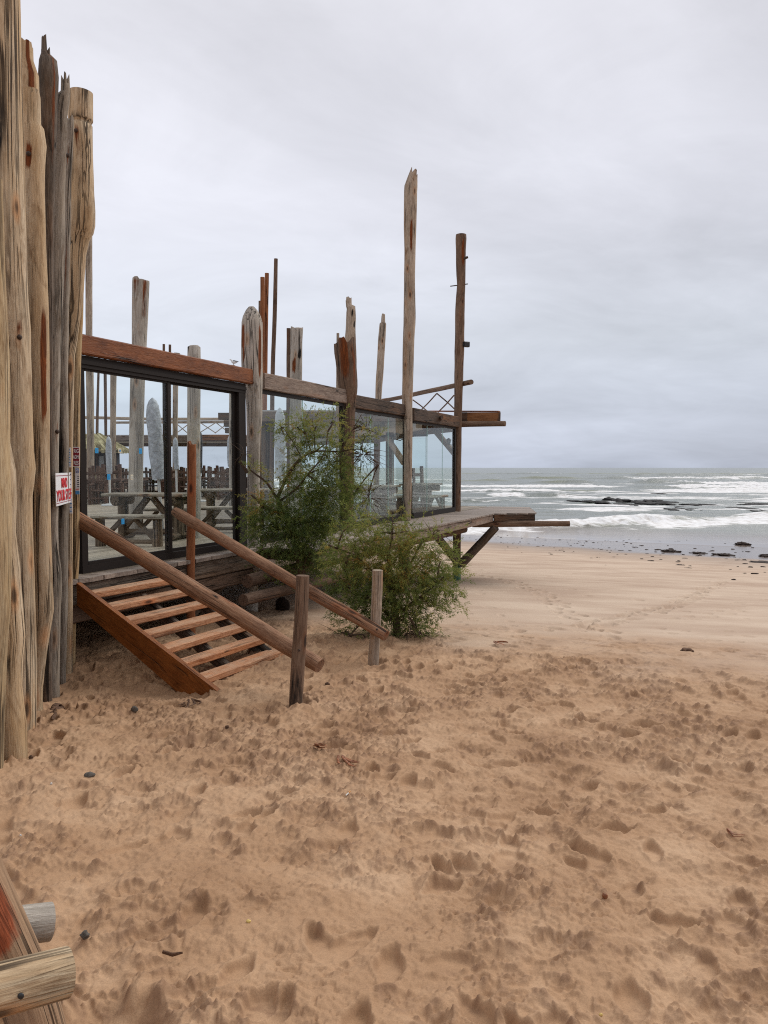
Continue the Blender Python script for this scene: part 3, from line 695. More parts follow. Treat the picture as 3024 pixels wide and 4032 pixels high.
# ------------------------------------------------------------------ sea
SEA = -3.05
def build_sea():
    d0 = R(-14); d1 = R(36)
    th = np.concatenate([np.linspace(R(-100), d0, 60, endpoint=False), np.linspace(d0, d1, 620), np.linspace(d1, R(110), 61)[1:]])
    r = []; x = 42.0
    while x < 700: r.append(x); x *= 1.0042
    while x < 16000: r.append(x); x *= 1.05
    TH, RR = np.meshgrid(th, np.array(r)); X = np.sin(TH) * RR; Y = np.cos(TH) * RR
    w = wcoord(X, Y)
    z = np.full_like(X, SEA); foam = np.full_like(X, -.25); crest = np.zeros_like(X)
    amp = sstep(62, 110, w)
    z += amp * (.20 * fbm(X * .05, Y * .16, 5, 4) + .10 * fbm(X * .2, Y * .5, 8, 3)) * sstep(3000, 600, RR)
    def wave(Y0, slope, xa, xb, h, wd, foamamp, fa=None, fb=None, back=6.0, wobble=2.5, seed=1, fx=10.):
        nonlocal z, foam, crest
        c = Y - slope * X - Y0 - wobble * 2 * fbm(X * .045 / max(1, Y0 / 120), X * 0 + seed, seed, 3)
        win = sstep(xa - fx, xa + fx, X) * sstep(xb + fx, xb - fx, X)
        front = np.where(c < 0, np.exp(-(c / wd) ** 2), np.exp(-(c / (wd * 2.6)) ** 2))
        hh = h * (0.75 + .9 * vn(X * .12, X * 0 + seed, seed + 3)) * win
        z += hh * front
        crest = np.maximum(crest, win * np.exp(-((c + wd * .3) / wd) ** 2))
        if foamamp:
            fw = sstep((fa if fa is not None else xa) - fx * .4, (fa if fa is not None else xa) + fx * .4, X) * sstep((fb if fb is not None else xb) + fx * .4, (fb if fb is not None else xb) - fx * .4, X)
            fz = np.where(c < 0, np.exp(-(c / (wd * 1.7)) ** 2), np.exp(-(c / back) ** 2))
            foam += foamamp * fw * fz
            z += fw * fz * h * .45 * vn(X * 1.3, Y * 1.3, seed + 20)
            crest = crest * (1 - .8 * fw)
    wave(60.4, .5, -60, 60, .75, 1.4, 1.02, -60, 27, 3.4, .8, 2, 4)
    wave(57.0, .5, 20, 60, .25, 1.0, .9, 24, 60, 5, .6, 12, 4)
    wave(143, .0, 4, 36, .75, 2.6, .9, 19, 26, 3, 1.5, 3, 4)
    wave(211, .02, -40, 62, .55, 4, 1.0, None, None, 9, 3, 4, 8)
    wave(205, .0, 68, 160, .9, 4, .75, 76, 160, 12, 3, 5, 6)
    wave(262, .0, 54, 74, 1.6, 5, 0, wobble=2, seed=6)
    wave(262, .0, 86, 100, 1.6, 5, .5, 100, 130, 10, 2, 16)
    wave(250, .02, 90, 190, .7, 5, 1.0, 104, 190, 14, 3, 7)
    wave(470, .02, 120, 420, 1.6, 9, 0, wobble=4, seed=8)
    wave(500, .02, 170, 420, .8, 9, 1.1, 190, 420, 25, 5, 9)
    wave(120, .04, -30, 22, .4, 2.2, .75, None, None, 5, 2, 21, 6)
    wave(172, .03, -30, 50, .5, 3, .8, 5, 40, 7, 3, 22, 8)
    wave(176, .0, 60, 130, .6, 3, .85, None, None, 9, 3, 23, 8)
    wave(300, .0, -60, 50, .8, 5, .8, -60, 30, 10, 3, 24, 8)
    wave(360, .0, 60, 260, 1.2, 6, .9, 110, 240, 14, 4, 25, 12)
    wave(640, 0, 60, 420, 1.0, 10, .5, 90, 150, 15, 5, 10)
    # broken water over the reef on the right, loose streaks elsewhere
    foam += .30 * np.exp(-((Y - 170) / 70) ** 2) * sstep(10, 60, X) + .13 * np.exp(-((Y - 160) / 80) ** 2)
    foam += .55 * np.exp(-((Y - 136 - .0 * X) / 9) ** 2) * sstep(24, 34, X) * sstep(75, 55, X)
    foam += .42 * np.exp(-((Y - 100 - .2 * X) / 14) ** 2) * sstep(14, 30, X)
    foam += .55 * np.exp(-((Y - .5 * X - 54.5) / 3.2) ** 2) * sstep(15, 21, X)
    foam += .25 * fbm(X * .03, Y * .1, 33, 4) * sstep(1200, 500, RR)
    rg_ = 1 - 2 * np.abs(fbm(X * .022, Y * .085, 51, 3))
    foam += .62 * sstep(.80, .97, rg_) * sstep(80, 110, w) * sstep(900, 500, RR)
    foam = foam - .25 * sstep(500, 1500, RR)
    gz_ = ground0(X, Y)
    dep = SEA - gz_
    edge = dep + .015 * fbm(X * .25, Y * .25, 77, 3)
    foam += .62 * np.exp(-((edge - .012) / .008) ** 2) * sstep(-.4, .1, fbm(X * .2, Y * .2, 78, 2)) + .5 * np.exp(-((edge - .055) / .008) ** 2)
    # the thin sheet of the last wash lies on the sand
    film = sstep(.10, .0, dep)
    z = z * (1 - film) + np.maximum(np.full_like(z, SEA), gz_ + .004) * film
    z = np.where(dep < -.02, gz_ - .05, z)
    depth = np.clip(dep / 1.2, 0, 1)
    ny, nx = X.shape; co = np.stack([X, Y, z], -1).reshape(-1, 3)
    i = np.arange(ny - 1)[:, None] * nx + np.arange(nx - 1)[None, :]
    quads = np.stack([i, i + 1, i + nx + 1, i + nx], -1).reshape(-1, 4)
    keep = (dep > -.12).reshape(-1)[quads].any(1); quads = quads[keep]
    me = bpy.data.meshes.new('sea'); me.vertices.add(len(co)); me.vertices.foreach_set('co', co.astype('f').ravel())
    me.loops.add(quads.size); me.loops.foreach_set('vertex_index', quads.astype('i').ravel())
    me.polygons.add(len(quads)); me.polygons.foreach_set('loop_start', np.arange(0, quads.size, 4, dtype='i')); me.polygons.foreach_set('loop_total', np.full(len(quads), 4, 'i'))
    me.polygons.foreach_set('use_smooth', np.ones(len(quads), bool))
    for nm, a in (('foam', foam), ('crest', crest), ('depth', depth)):
        at = me.attributes.new(nm, 'FLOAT', 'POINT'); at.data.foreach_set('value', a.astype('f').ravel())
    me.update(calc_edges=True)
    if me.polygons[len(quads) // 2].normal.z < 0: me.flip_normals()
    tag(link('sea', me, M['sea']), kind='structure')
build_sea()

# ------------------------------------------------------------------ log wall on the left
random.seed(5)
FRONT = -math.pi / 2
def plog(name, rows, Y, mat, label, cat, group=None, n=26, wob=.05, stains=(), jag=0.0, jagseed=0, parent=None, flat=None, sub=.12, knots=(), embed=0.25, wobf=1.6, bolts=()):
    """a log from its outline: rows of (photo row, left column, right column) at depth Y, bottom row last"""
    pts = []; rad = []
    for v, a, b in reversed(rows):
        pa, pb = P(a, v, Y), P(b, v, Y); pts.append((pa + pb) / 2); rad.append((pb - pa).length / 2)
    zb = gz(pts[0].x, pts[0].y) - embed if embed else pts[0].z
    if zb < pts[0].z: pts.insert(0, Vector((pts[0].x, pts[0].y, zb))); rad.insert(0, rad[0])
    bl = []; tot = sum((pts[i + 1] - pts[i]).length for i in range(len(pts) - 1)); stains = list(stains)
    for (u, v) in bolts:
        q = P(u, v, Y); i = max(k for k in range(len(pts) - 1) if pts[k].z <= q.z)
        f_ = (q.z - pts[i].z) / max(pts[i + 1].z - pts[i].z, 1e-6); c_ = pts[i].lerp(pts[i + 1], f_); r_ = rad[i] + (rad[i + 1] - rad[i]) * f_
        x_ = max(-.9, min(.9, (q.x - c_.x) / r_)); th = FRONT + math.asin(x_)
        stains.append((th, (sum((pts[k + 1] - pts[k]).length for k in range(i)) + (c_ - pts[i]).length) / tot, .26, .11 / tot, .62))
        bl.append(c_ + Vector((x_ * r_ * .97, -math.cos(math.asin(x_)) * r_ * .97, 0)))
    mb = MB().tube(pts, rad, n=n, wob=wob, wobf=wobf, stains=stains, jag=jag, jagseed=jagseed, sub=sub, flat=flat, knots=knots)
    o = mk(name, mb, M[mat], parent, label, cat, group)
    for q in bl: mk('bolt', MB().blob(q, (.022, .022, .022), nu=10, nv=6, nz=.1), M['iron'], o)
    return o
GW = 'logs of the palisade wall'
plog('log_post', [(700, -150, 2), (1000, -148, 10), (1400, -145, 26), (1780, -140, 30), (2170, -135, 38), (2400, -140, 34), (2600, -150, 18), (3050, -160, 5)], 5.2, 'honey',
     'yellowish smooth log at the very left edge of the photo', 'log', GW)
plog('log_post', [(900, -90, 0), (1700, -62, 26), (1745, -60, 35), (1860, -50, 58), (1976, -45, 60), (2090, -50, 55), (2245, -40, 73), (2400, -30, 84), (2514, -22, 94), (2590, -25, 86), (2705, -25, 83), (2860, -20, 101), (2974, -20, 104), (3060, -20, 106)], 5.6, 'pale',
     'pale knobbly log nearest the camera, bulging halfway and near its foot', 'log', GW, stains=((FRONT + .5, .22, .25, .05, -.5),))
plog('log_post', [(-400, -76, 70), (40, -68, 74), (200, -65, 76), (430, -62, 82), (560, -60, 86), (800, -55, 92), (1000, -45, 100), (1150, -35, 105), (1300, -22, 115), (1400, -10, 115), (1780, 0, 127), (1845, 4, 134), (1900, 6, 128), (1950, 8, 122), (2320, 10, 132), (2630, 15, 138), (2921, 18, 137)], 6.2, 'pale',
     'tallest pale log, running out of the top of the photo, with a burnt patch', 'log', GW, bolts=((14, 1070), (98, 1335), (12, 560)), stains=((FRONT + .05, .74, .55, .045, -.55), (FRONT - .2, .70, .6, .10, -.15)))
plog('log_post', [(192, 70, 128), (240, 70, 130), (300, 70, 150), (400, 72, 152), (1200, 72, 150), (2850, 72, 150)], 7.05, 'pale',
     'broken log top with a rust red stripe behind the tall pale log', 'log', GW, jag=.06, jagseed=3, stains=((FRONT + .75, .93, .28, .10, .9),))
plog('log_post', [(357, 84, 152), (380, 82, 157), (490, 82, 160), (510, 84, 172), (570, 85, 181), (640, 88, 175), (760, 92, 173), (950, 97, 178), (1140, 103, 187), (1270, 105, 191), (1400, 104, 192), (1560, 110, 192), (1780, 118, 192), (1900, 122, 195), (2170, 125, 201), (2320, 130, 205), (2400, 133, 209), (2440, 133, 203), (2550, 124, 185), (2700, 118, 168), (2780, 115, 166), (2860, 113, 180)], 6.8, 'pale',
     'pale log with a long orange split and a bulge above its foot', 'log', GW, bolts=((133, 623),), stains=((FRONT + .95, .585, .30, .085, 1.1), (FRONT, .885, .18, .012, .6), (FRONT + .2, .24, .12, .02, .5)), knots=((FRONT - .3, 2.9, .07, .18),))
plog('log_post', [(184, 163, 195), (215, 162, 197), (240, 155, 222), (300, 152, 228), (460, 158, 224), (700, 168, 214), (1000, 172, 210), (1600, 170, 206), (2750, 165, 205)], 7.35, 'dark',
     'charcoal grey log with a tall splintered top in the palisade', 'log', GW, jag=.09, jagseed=8, stains=((FRONT + 1.0, .95, .2, .12, .6),))
plog('log_post', [(312, 242, 272), (365, 240, 275), (385, 222, 274), (450, 212, 264), (690, 205, 257), (720, 200, 255), (1000, 192, 252), (1300, 190, 243), (1400, 192, 238), (1785, 186, 230), (2100, 190, 229), (2170, 194, 231), (2280, 195, 242), (2400, 188, 237), (2500, 182, 235), (2700, 178, 232), (2770, 175, 235)], 7.55, 'grey',
     'grey log with a narrow stepped top behind the long red lettered sign', 'log', GW, bolts=((214, 1330), (232, 1700)), jag=.05, jagseed=2, stains=((FRONT + .3, .30, .2, .02, .5), (FRONT + .2, .845, .5, .06, -.22)))
plog('log_post', [(475, 262, 290), (560, 262, 288), (700, 258, 281), (1000, 250, 276), (1400, 235, 267), (1780, 232, 270), (2170, 230, 268), (2500, 234, 263), (2667, 232, 259)], 8.0, 'grey',
     'thin rotten log with a black hollow above the long red lettered sign', 'log', GW, n=20, wob=.16, wobf=4, jag=.05, jagseed=5, bolts=((272, 617),), stains=((FRONT - .2, .42, .8, .12, -.55), (FRONT + .8, .10, .8, .12, -.2), (FRONT + .2, .75, .4, .1, .35)))
I_rows = [(365, 273, 364), (470, 270, 364), (478, 272, 363), (484, 280, 356), (490, 280, 356), (496, 273, 362), (600, 285, 363), (750, 279, 368), (830, 275, 373), (880, 273, 372), (905, 272, 366), (940, 270, 348), (1000, 268, 336), (1140, 268, 328), (1330, 267, 305), (1400, 258, 293), (1860, 262, 286), (2170, 258, 286), (2650, 254, 286)]
plog('log_post', I_rows, 8.3, 'pale', 'thick capped log with a ring groove, swollen at the top of the wall', 'log', GW, bolts=((316, 532),),
     stains=((FRONT, .915, .22, .012, .75), (FRONT, .955, .8, .004, -.5), (FRONT + .35, .775, .5, .012, -.25)))
plog('log_post', [(950, 308, 330), (1050, 308, 330), (1270, 300, 326), (1400, 286, 319), (1700, 283, 315), (2170, 280, 312), (2400, 268, 300), (2630, 264, 296)], 8.65, 'honey',
     'slim brown log at the doorway end of the palisade', 'log', GW, wob=.08)
# planks behind the logs close the gaps between them
mb = MB()
for k in range(15):
    y = 5.0 + k * .27; x = -2.98 - .20 * (y - 5.0)
    mb.beam((x - .16, y, -.2), (x - .16 + .03 * math.sin(k * 2.1), y, 4.2 + .5 * math.sin(k * 1.7)), .29, .06, up=(1, 0, 0), wob=.01)
mk('plank_wall', mb, M['dark'], None, 'dark plank backing just visible in the gaps of the log palisade', 'wall')

# ------------------------------------------------------------------ signs on the palisade
def text_mesh(txt, size, align='CENTER'):
    cu = bpy.data.curves.new('t', 'FONT'); cu.body = txt; cu.size = size; cu.align_x = align; cu.align_y = 'CENTER'; cu.extrude = .001; cu.offset = size * .022; cu.resolution_u = 3
    o = bpy.data.objects.new('t', cu); COL.objects.link(o); bpy.context.view_layer.update()
    me = bpy.data.meshes.new_from_object(o.evaluated_get(bpy.context.evaluated_depsgraph_get())); bpy.data.objects.remove(o); bpy.data.curves.remove(cu)
    return me
def add_text(name, txt, parent, mat, origin, right, up, cx, cy, w, h, size=.1):
    """lettering fitted to a w by h box centred at (cx, cy) of a board with this origin and axes"""
    me = text_mesh(txt, size); A = np.array([v.co for v in me.vertices])
    lo = A.min(0); hi = A.max(0); s = (A - (lo + hi) / 2) / np.maximum(hi - lo, 1e-6)
    nrm = Vector(right).cross(Vector(up))
    for v, q in zip(me.vertices, s):
        v.co = Vector(origin) + Vector(right) * (cx + q[0] * w) + Vector(up) * (cy + q[1] * h) + nrm * (.004 + q[2] * .002)
    o = link(name, me, M[mat], parent); return o
def board(mb, origin, right, up, w, h, th=.006, cx=0, cy=0, off=0.0):
    right = Vector(right); up = Vector(up); nrm = right.cross(up)
    c = Vector(origin) + right * cx + up * cy + nrm * (off - th / 2)
    return mb.beam(c - right * w / 2, c + right * w / 2, th, h, up=up, bev=.001, rings=2)
# long white sign, red letters, standing along the wall
a = P(222, 1931, 7.42); b = P(272, 1916, 8.18)
rt = (b - a); Ls = rt.length; rt.normalize(); up = Vector((0, 0, 1)); org = (a + b) / 2 + Vector((.02, 0, 0)); org.z = (a.z + b.z) / 2
rt = Vector((rt.x, rt.y, 0)).normalized()
sg = thing('warning_sign', 'white sign along the palisade with red capitals MIND YOUR STEP', 'sign', org)
full = Ls + .13; sh = -.065
mk('face', board(MB(), org, rt, up, full, .315, cx=sh), M['white'], sg)
mb = MB()
for yy in (.132, -.132): board(mb, org, rt, up, full - .01, .006, .002, cx=sh, cy=yy, off=.003)
mk('border', mb, M['maroon'], sg)
add_text('lettering', 'MIND', sg, 'red', org, rt, up, -.045, .060, .36, .098)
add_text('lettering', 'YOUR STEP', sg, 'red', org, rt, up, -.005 + sh, -.062, full - .02, .112)
def jfront(u0, u1, v0, v1, Y): # a flat notice facing the lens
    tl = P(u0, v0, Y); br = P(u1, v1, Y); return (tl + br) / 2, br.x - tl.x, tl.z - br.z
RX, UZ = Vector((1, 0, 0)), Vector((0, 0, 1))
c, w, h = jfront(281, 313, 1760, 1838, 8.54)
sg = thing('admission_sign', 'maroon sign with white capitals RIG ADM RES on the last palisade log', 'sign', c)
mk('face', board(MB(), c, RX, UZ, w, h), M['white'], sg)
mk('panel', board(MB(), c, RX, UZ, w - .006, h - .02, .002, cx=.003, off=.002), M['maroon'], sg)
for k, t in enumerate(('RIG', 'ADM', 'RES')):
    add_text('lettering', t, sg, 'white', c, RX, UZ, .008 + (-.003 if k == 1 else .004 * (k == 0)), h * (.30 - .30 * k), w * (.74 if k == 1 else .62), h * .2)
c, w, h = jfront(295, 314, 1841, 1947, 8.535)
sg = thing('notice', 'narrow white notice with a blue NO heading and blue foot below the maroon sign', 'notice', c)
mk('sheet', board(MB(), c, RX, UZ, w, h, .004), M['white'], sg)
mk('blue_heading', board(MB(), c, RX, UZ, w * .86, h * .15, .001, cx=.003, cy=h * .39, off=.001), M['navy'], sg); mk('blue_foot', board(MB(), c, RX, UZ, w, h * .13, .001, cy=-h * .43, off=.001), M['inkblue'], sg)
add_text('lettering', 'NO', sg, 'white', c, RX, UZ, .004, h * .39, w * .62, h * .1)
for k in range(6): mk('lettering', board(MB(), c, RX, UZ, w * (.3 if k < 2 else .5), h * .03, .001, cx=w * .2, cy=h * (.17 - .075 * k), off=.001), M['ink'], sg)
mb = MB(); board(mb, c, RX, UZ, w * .75, h * .06, .001, cy=-h * .31, off=.001); mk('pink_line', mb, M['inkpink'], sg)
for (u0, u1, v0, v1, lab, ink, n_) in ((268, 280, 1762, 1840, 'thin paper strip of blue print left of the maroon sign', 'inkblue', 7), (272, 282, 1859, 1938, 'thin white strip with black print right of the long white sign', 'ink', 4), (272, 285, 1944, 2022, 'thin white strip with blue print below the other notices', 'inkblue', 5)):
    c, w, h = jfront(u0, u1, v0, v1, 8.14)
    sg = thing('notice', lab, 'notice', c); mk('sheet', board(MB(), c, RX, UZ, w, h, .004), M['white'], sg)
    for k in range(n_): mk('lettering', board(MB(), c, RX, UZ, w * random.uniform(.45, .75), h * .045, .001, cx=.001, cy=h * (.38 - .76 * k / (n_ - 1)), off=.001), M[ink], sg)

# ------------------------------------------------------------------ terrace deck
def FXY(s, n): q = F(s, n, 0); return (q.x, q.y)
def planks(s0, s1, n0, n1, along, width, z, th=.035, gap=.008):
    """boards of a rectangular bay; along 's' or 'n'"""
    mb = MB(); rr = random.Random(int(s0 * 7 + n0 * 13))
    a0, a1 = (n0, n1) if along == 's' else (s0, s1); k = a0
    while k < a1 - .01:
        e = min(k + width, a1)
        ss0, ss1 = (s0, s1) if along == 's' else (n0, n1)
        t = ss0 + (rr.uniform(-3, 0) if along == 's' else 0)
        while t < ss1:
            t2 = t + (rr.uniform(3.2, 4.4) if along == 's' else 99); u0, u1 = max(t, ss0), min(t2, ss1)
            if u1 > u0 + .02:
                tint = rr.random(); zz = z + rr.uniform(-.003, .0); off = rr.uniform(0, 50)
                if along == 's': quad = [(u0, k), (u1 - .004, k), (u1 - .004, e - gap), (u0, e - gap)]
                else: quad = [(k, u0 - rr.uniform(0, .012)), (e - gap, u0), (e - gap, u1 + rr.uniform(0, .02)), (k, u1 + rr.uniform(0, .02))]
                ids = []
                for zq in (zz, zz - th):
                    for (s, n) in quad:
                        q = F(s, n, zq); lw = (n, zq, s) if along == 's' else (s, zq, n)
                        ids.append(mb.add(q, (lw[0] + off, lw[1], lw[2] + off), 0, tint))
                t_, b_ = ids[:4], ids[4:]
                fl = along == 's'
                mb.face(t_ if fl else t_[::1], False); mb.face(b_[::-1], False)
                for i in range(4): j = (i + 1) % 4; mb.face((t_[i], b_[i], b_[j], t_[j]), False)
            t = t2
        k = e
    return mb
def fixn(o):
    bm = bmesh.new(); bm.from_mesh(o.data); bmesh.ops.recalc_face_normals(bm, faces=bm.faces); bm.to_mesh(o.data); bm.free(); return o
random.seed(21)
deck = thing('terrace_deck', 'raised grey plank terrace deck behind and around the glass front', 'deck', F(4, -4, DECK - .3))
fixn(mk('floor_planks', planks(-5, 17.0, -26, 0.05, 's', .145, DECK), M['deck'], deck))
fixn(mk('rear_planks', planks(17.0, 33, -30, -7.2, 's', .145, DECK), M['deck'], deck))
fixn(mk('step_edge_planks', planks(-.9, 3.4, .055, .27, 'n', .19, DECK - .015, th=.05), M['walk'], deck))
# outer walkway along the glass, with the clipped corner beyond the last post
def walkway():
    mb = planks(3.4, 13.6, .055, 1.22, 'n', .135, DECK - .01)
    rr = random.Random(3); s = 13.6
    while s < 17.2:
        n1 = 1.22 + (1.0 * min(1, max(0, (s - 13.6) / .5)) if s < 14.2 else 1.0 * max(0, (17.6 - s) / 3.4))
        if s < 13.75: n1 = 1.5
        n0 = .055
        ids = []; off = rr.uniform(0, 50); tint = rr.random()
        for zq in (DECK - .01, DECK - .045):
            for (a, b) in ((s, n0), (s + .127, n0), (s + .127, n1), (s, n1)):
                ids.append(mb.add(F(a, b, zq), (a + off, zq, b + off), 0, tint))
        t_, b_ = ids[:4], ids[4:]; mb.face(t_, False); mb.face(b_[::-1], False)
        for i in range(4): j = (i + 1) % 4; mb.face((t_[i], b_[i], b_[j], t_[j]), False)
        s += .135
    return mb
fixn(mk('walkway_planks', walkway(), M['walk'], deck))
mk('fascia', MB().beam(F(3.4, 1.17, DECK - .138), F(13.55, 1.17, DECK - .138), .06, .20, wob=.006), M['greybeam'], deck)
mk('fascia', MB().beam(F(13.56, 1.22, DECK - .138), F(14.25, 2.15, DECK - .138), .06, .20, wob=.006), M['darkbeam'], deck)
mk('fascia', MB().beam(F(14.3, 2.15, DECK - .138), F(17.3, 1.1, DECK - .138), .06, .20, wob=.006), M['darkbeam'], deck)
mk('fascia', MB().beam(F(-.9, .20, DECK - .20), F(3.3, .20, DECK - .20), .06, .24, wob=.008), M['dark'], deck)
mk('fascia', MB().beam(F(-.9, .16, DECK - .43), F(3.3, .16, DECK - .43), .09, .20, wob=.012), M['brown'], deck)
for s in np.arange(.5, 16.5, 1.6):
    mk('joist', MB().beam(F(s, -8, DECK - .14), F(s, 1.1 if s > 3.5 else .12, DECK - .14), .07, .18), M['dark'], deck)
mk('bearer_log', MB().tube([F(2.6, .55, DECK - .42), F(6.0, .55, DECK - .40), F(13, .55, DECK - .42)], .10, n=16, sub=.4), M['brown'], deck)
mk('bearer_log', MB().tube([F(2.2, .75, DECK - .62), F(5.1, .95, DECK - .62)], .085, n=16, sub=.4), M['brown'], deck)
for s, n in ((2.2, -2.2), (5.2, -2.5), (9, -2.2), (12.5, -2.4), (2.6, -5), (7, -5), (.2, -1.6), (9.2, .35)):
    q = F(s, n, 0); mk('stilt', MB().tube([(q.x, q.y, gz(q.x, q.y) - .3), (q.x, q.y, DECK - .24)], .12, n=14, sub=.3), M['dark'], deck)
mk('brace', MB().tube([F(1.9, -.3, -.1), F(2.9, .0, DECK - .45)], .07, n=12, sub=.3), M['dark'], deck)
# the log under the clipped corner, poking out over the beach, and its strut
a = P(1860, 2063, 21.1); b = P(2243, 2062, 20.9)
mk('outrigger_log', MB().tube([a, b], [.095, .075], n=14, sub=.3, stains=()), M['post'], deck)
a = P(1815, 2222, 21.75); b = P(1952, 2076, 21.0)
mk('strut', MB().tube([a, b], [.13, .11], n=14, sub=.3, wob=.1), M['dark'], deck)
a = P(1800, 2215, 21.8); b = P(1715, 2105, 20.3)
mk('strut', MB().tube([a, b], [.11, .10], n=14, sub=.3, wob=.1), M['dark'], deck)

# ------------------------------------------------------------------ poles of the glass front
GP = 'poles of the glass front'
plog('pole', [(1208, 979, 1000), (1222, 968, 1013), (1245, 957, 1026), (1270, 952, 1033), (1350, 951, 1034), (1450, 952, 1034), (1600, 970, 1033), (1750, 972, 1025), (1900, 974, 1022), (2152, 972, 1020), (2425, 968, 1016)], 12.3, 'palegrey',
     'thick round topped pale pole right of the sliding door, rust streaked near its top', 'pole', GP, n=30, wob=.03, stains=((FRONT - .75, .885, .16, .055, 1.1), (FRONT + 1.0, .865, .16, .085, 1.1), (FRONT - .95, .905, .10, .03, .8)))
mb = MB().tube([P(u, v, 15.4) for u, v in ((1368, 2300), (1370, 2100), (1373, 1800), (1375, 1620), (1368, 1500), (1358, 1350))], [.105, .105, .11, .12, .20, .215], n=28, wob=.10, wobf=3, jag=.09, jagseed=4, sub=.12,
              stains=((FRONT - .1, .94, .5, .10, .62), (FRONT + .9, .9, .3, .10, .5), (FRONT + .8, .3, .3, .3, -.2)))
mk('pole', mb, M['post'], None, 'stout reddish rotten topped pole behind the shrub', 'pole', GP)
plog('pole', [(690, 1612, 1645), (735, 1592, 1644), (800, 1590, 1642), (880, 1590, 1640), (1000, 1592, 1636), (1100, 1591, 1634), (1250, 1589, 1637), (1330, 1586, 1632), (1500, 1584, 1627), (1600, 1583, 1624), (1700, 1592, 1624), (1900, 1590, 1621), (2048, 1588, 1618)], 18.15, 'pole',
     'tallest pale pole in the middle, its top split to a point', 'pole', GP, n=24, jag=.17, jagseed=1, wob=.04, embed=0, stains=((FRONT + .15, .825, .15, .05, 1.2), (FRONT - .1, .39, .1, .02, .5)))
p4 = thing('pole', 'dark brown corner pole nearest the sea with bolts and green painted foot', 'pole', P(1800, 2290, 21.9), GP)
rows = [(924, 1795, 1835), (940, 1794, 1836), (1010, 1795, 1834), (1085, 1797, 1833), (1120, 1800, 1832), (1200, 1793, 1830), (1300, 1792, 1829), (1450, 1789, 1825), (1600, 1788, 1820), (1700, 1787, 1818), (1900, 1786, 1815), (2016, 1784, 1814), (2100, 1783, 1815), (2228, 1783, 1814)]
pts = [(P(a, v, 21.9) + P(b, v, 21.9)) / 2 for v, a, b in rows[::-1]]; rad = [(P(b, v, 21.9) - P(a, v, 21.9)).length / 2 for v, a, b in rows[::-1]]
mk('shaft', MB().tube(pts, rad, n=22, wob=.08, sub=.15, stains=((FRONT + .4, .95, .3, .04, .9), (FRONT, .8, 1.2, .12, .25))), M['post'], p4)
mk('painted_foot', MB().tube([pts[0] + Vector((0, 0, -1.2)), pts[0] + Vector((0, 0, -.0))], [rad[0] * 1.07, rad[0] * 1.05], n=20, sub=.2), M['greenpaint'], p4)
mb = MB().tube([P(1773, 1127, 21.9), P(1842, 1118, 21.9)], .015, n=8); mk('bolt', mb, M['iron'], p4)
mb = MB().tube([P(1825, 1020, 21.8), P(1842, 1012, 21.8)], .035, n=8); mk('bolt', mb, M['iron'], p4)
fl = thing('floodlight', 'small black floodlight on the seaward side of the dark corner pole', 'floodlight', P(1826, 1356, 21.8))
mk('housing', MB().box(P(1836, 1356, 21.8), (.16, .12, .15), rz=.4, bev=.02), M['black'], fl)
mk('bracket', MB().tube([P(1822, 1358, 21.8), P(1832, 1358, 21.8)], .02, n=8), M['black'], fl)

# ------------------------------------------------------------------ header beams
def hbeam(u0, u1, zt, zb, n_, mat, lab, wob=.006, ext0=0.0, ext1=0.0):
    s0, s1 = fs(u0) - ext0, fs(u1) + ext1
    return mk('header_beam', MB().beam(F(s0, n_, (zt + zb) / 2), F(s1, n_, (zt + zb) / 2), .10, zt - zb, wob=wob, bev=.015), M[mat], None, lab, 'beam', 'beams over the glass front')
hbeam(318, 962, 3.835, 3.605, .06, 'redbeam', 'red brown oiled beam over the sliding door', .004, .1, .18)
hbeam(1033, 1342, 3.83, 3.565, .03, 'greybeam', 'grey weathered beam with swirling grain between the two stout poles', .006, .02, .22)
hbeam(1385, 1590, 3.77, 3.50, .03, 'darkbeam', 'dark stained beam sloping to the tallest pale pole', .006, .05, .28)
hbeam(1622, 1786, 3.735, 3.43, .03, 'darkbeam', 'dark beam between the tallest pole and the corner pole', .006, .05, .3)

# ------------------------------------------------------------------ sliding door and glass screens
def fbox(mb, s0, s1, n0, n1, z0, z1, bev=.004):
    return mb.beam(F((s0 + s1) / 2, (n0 + n1) / 2, z0), F((s0 + s1) / 2, (n0 + n1) / 2, z1), s1 - s0, n1 - n0, up=FN, bev=bev, rings=2)
S0, S1 = -.05, fs(962)
door = thing('sliding_door', 'dark framed glass sliding door above the wooden steps', 'door', F((S0 + S1) / 2, 0, DECK))
mb = MB(); fbox(mb, S0, S1, -.08, .05, 3.455, 3.60); fbox(mb, S0, S1, -.05, .065, 3.50, 3.545); mk('header', mb, M['alu'], door)
mk('sill', fbox(MB(), S0, S1, -.08, .05, DECK + .002, DECK + .09), M['alu'], door)
sj = fs(935)
mk('jamb', fbox(MB(), sj, S1, -.10, .045, DECK + .09, 3.455), M['alu'], door)
mk('jamb', fbox(MB(), S0, S0 + .06, -.08, .045, DECK + .09, 3.455), M['alu'], door)
sm = fs(664)
def pane(sc, s0, s1, z0, z1, n_, mat, name='pane', th=.008):
    return mk(name, fbox(MB(), s0, s1, n_ - th / 2, n_ + th / 2, z0, z1, bev=.0005), M[mat], sc)
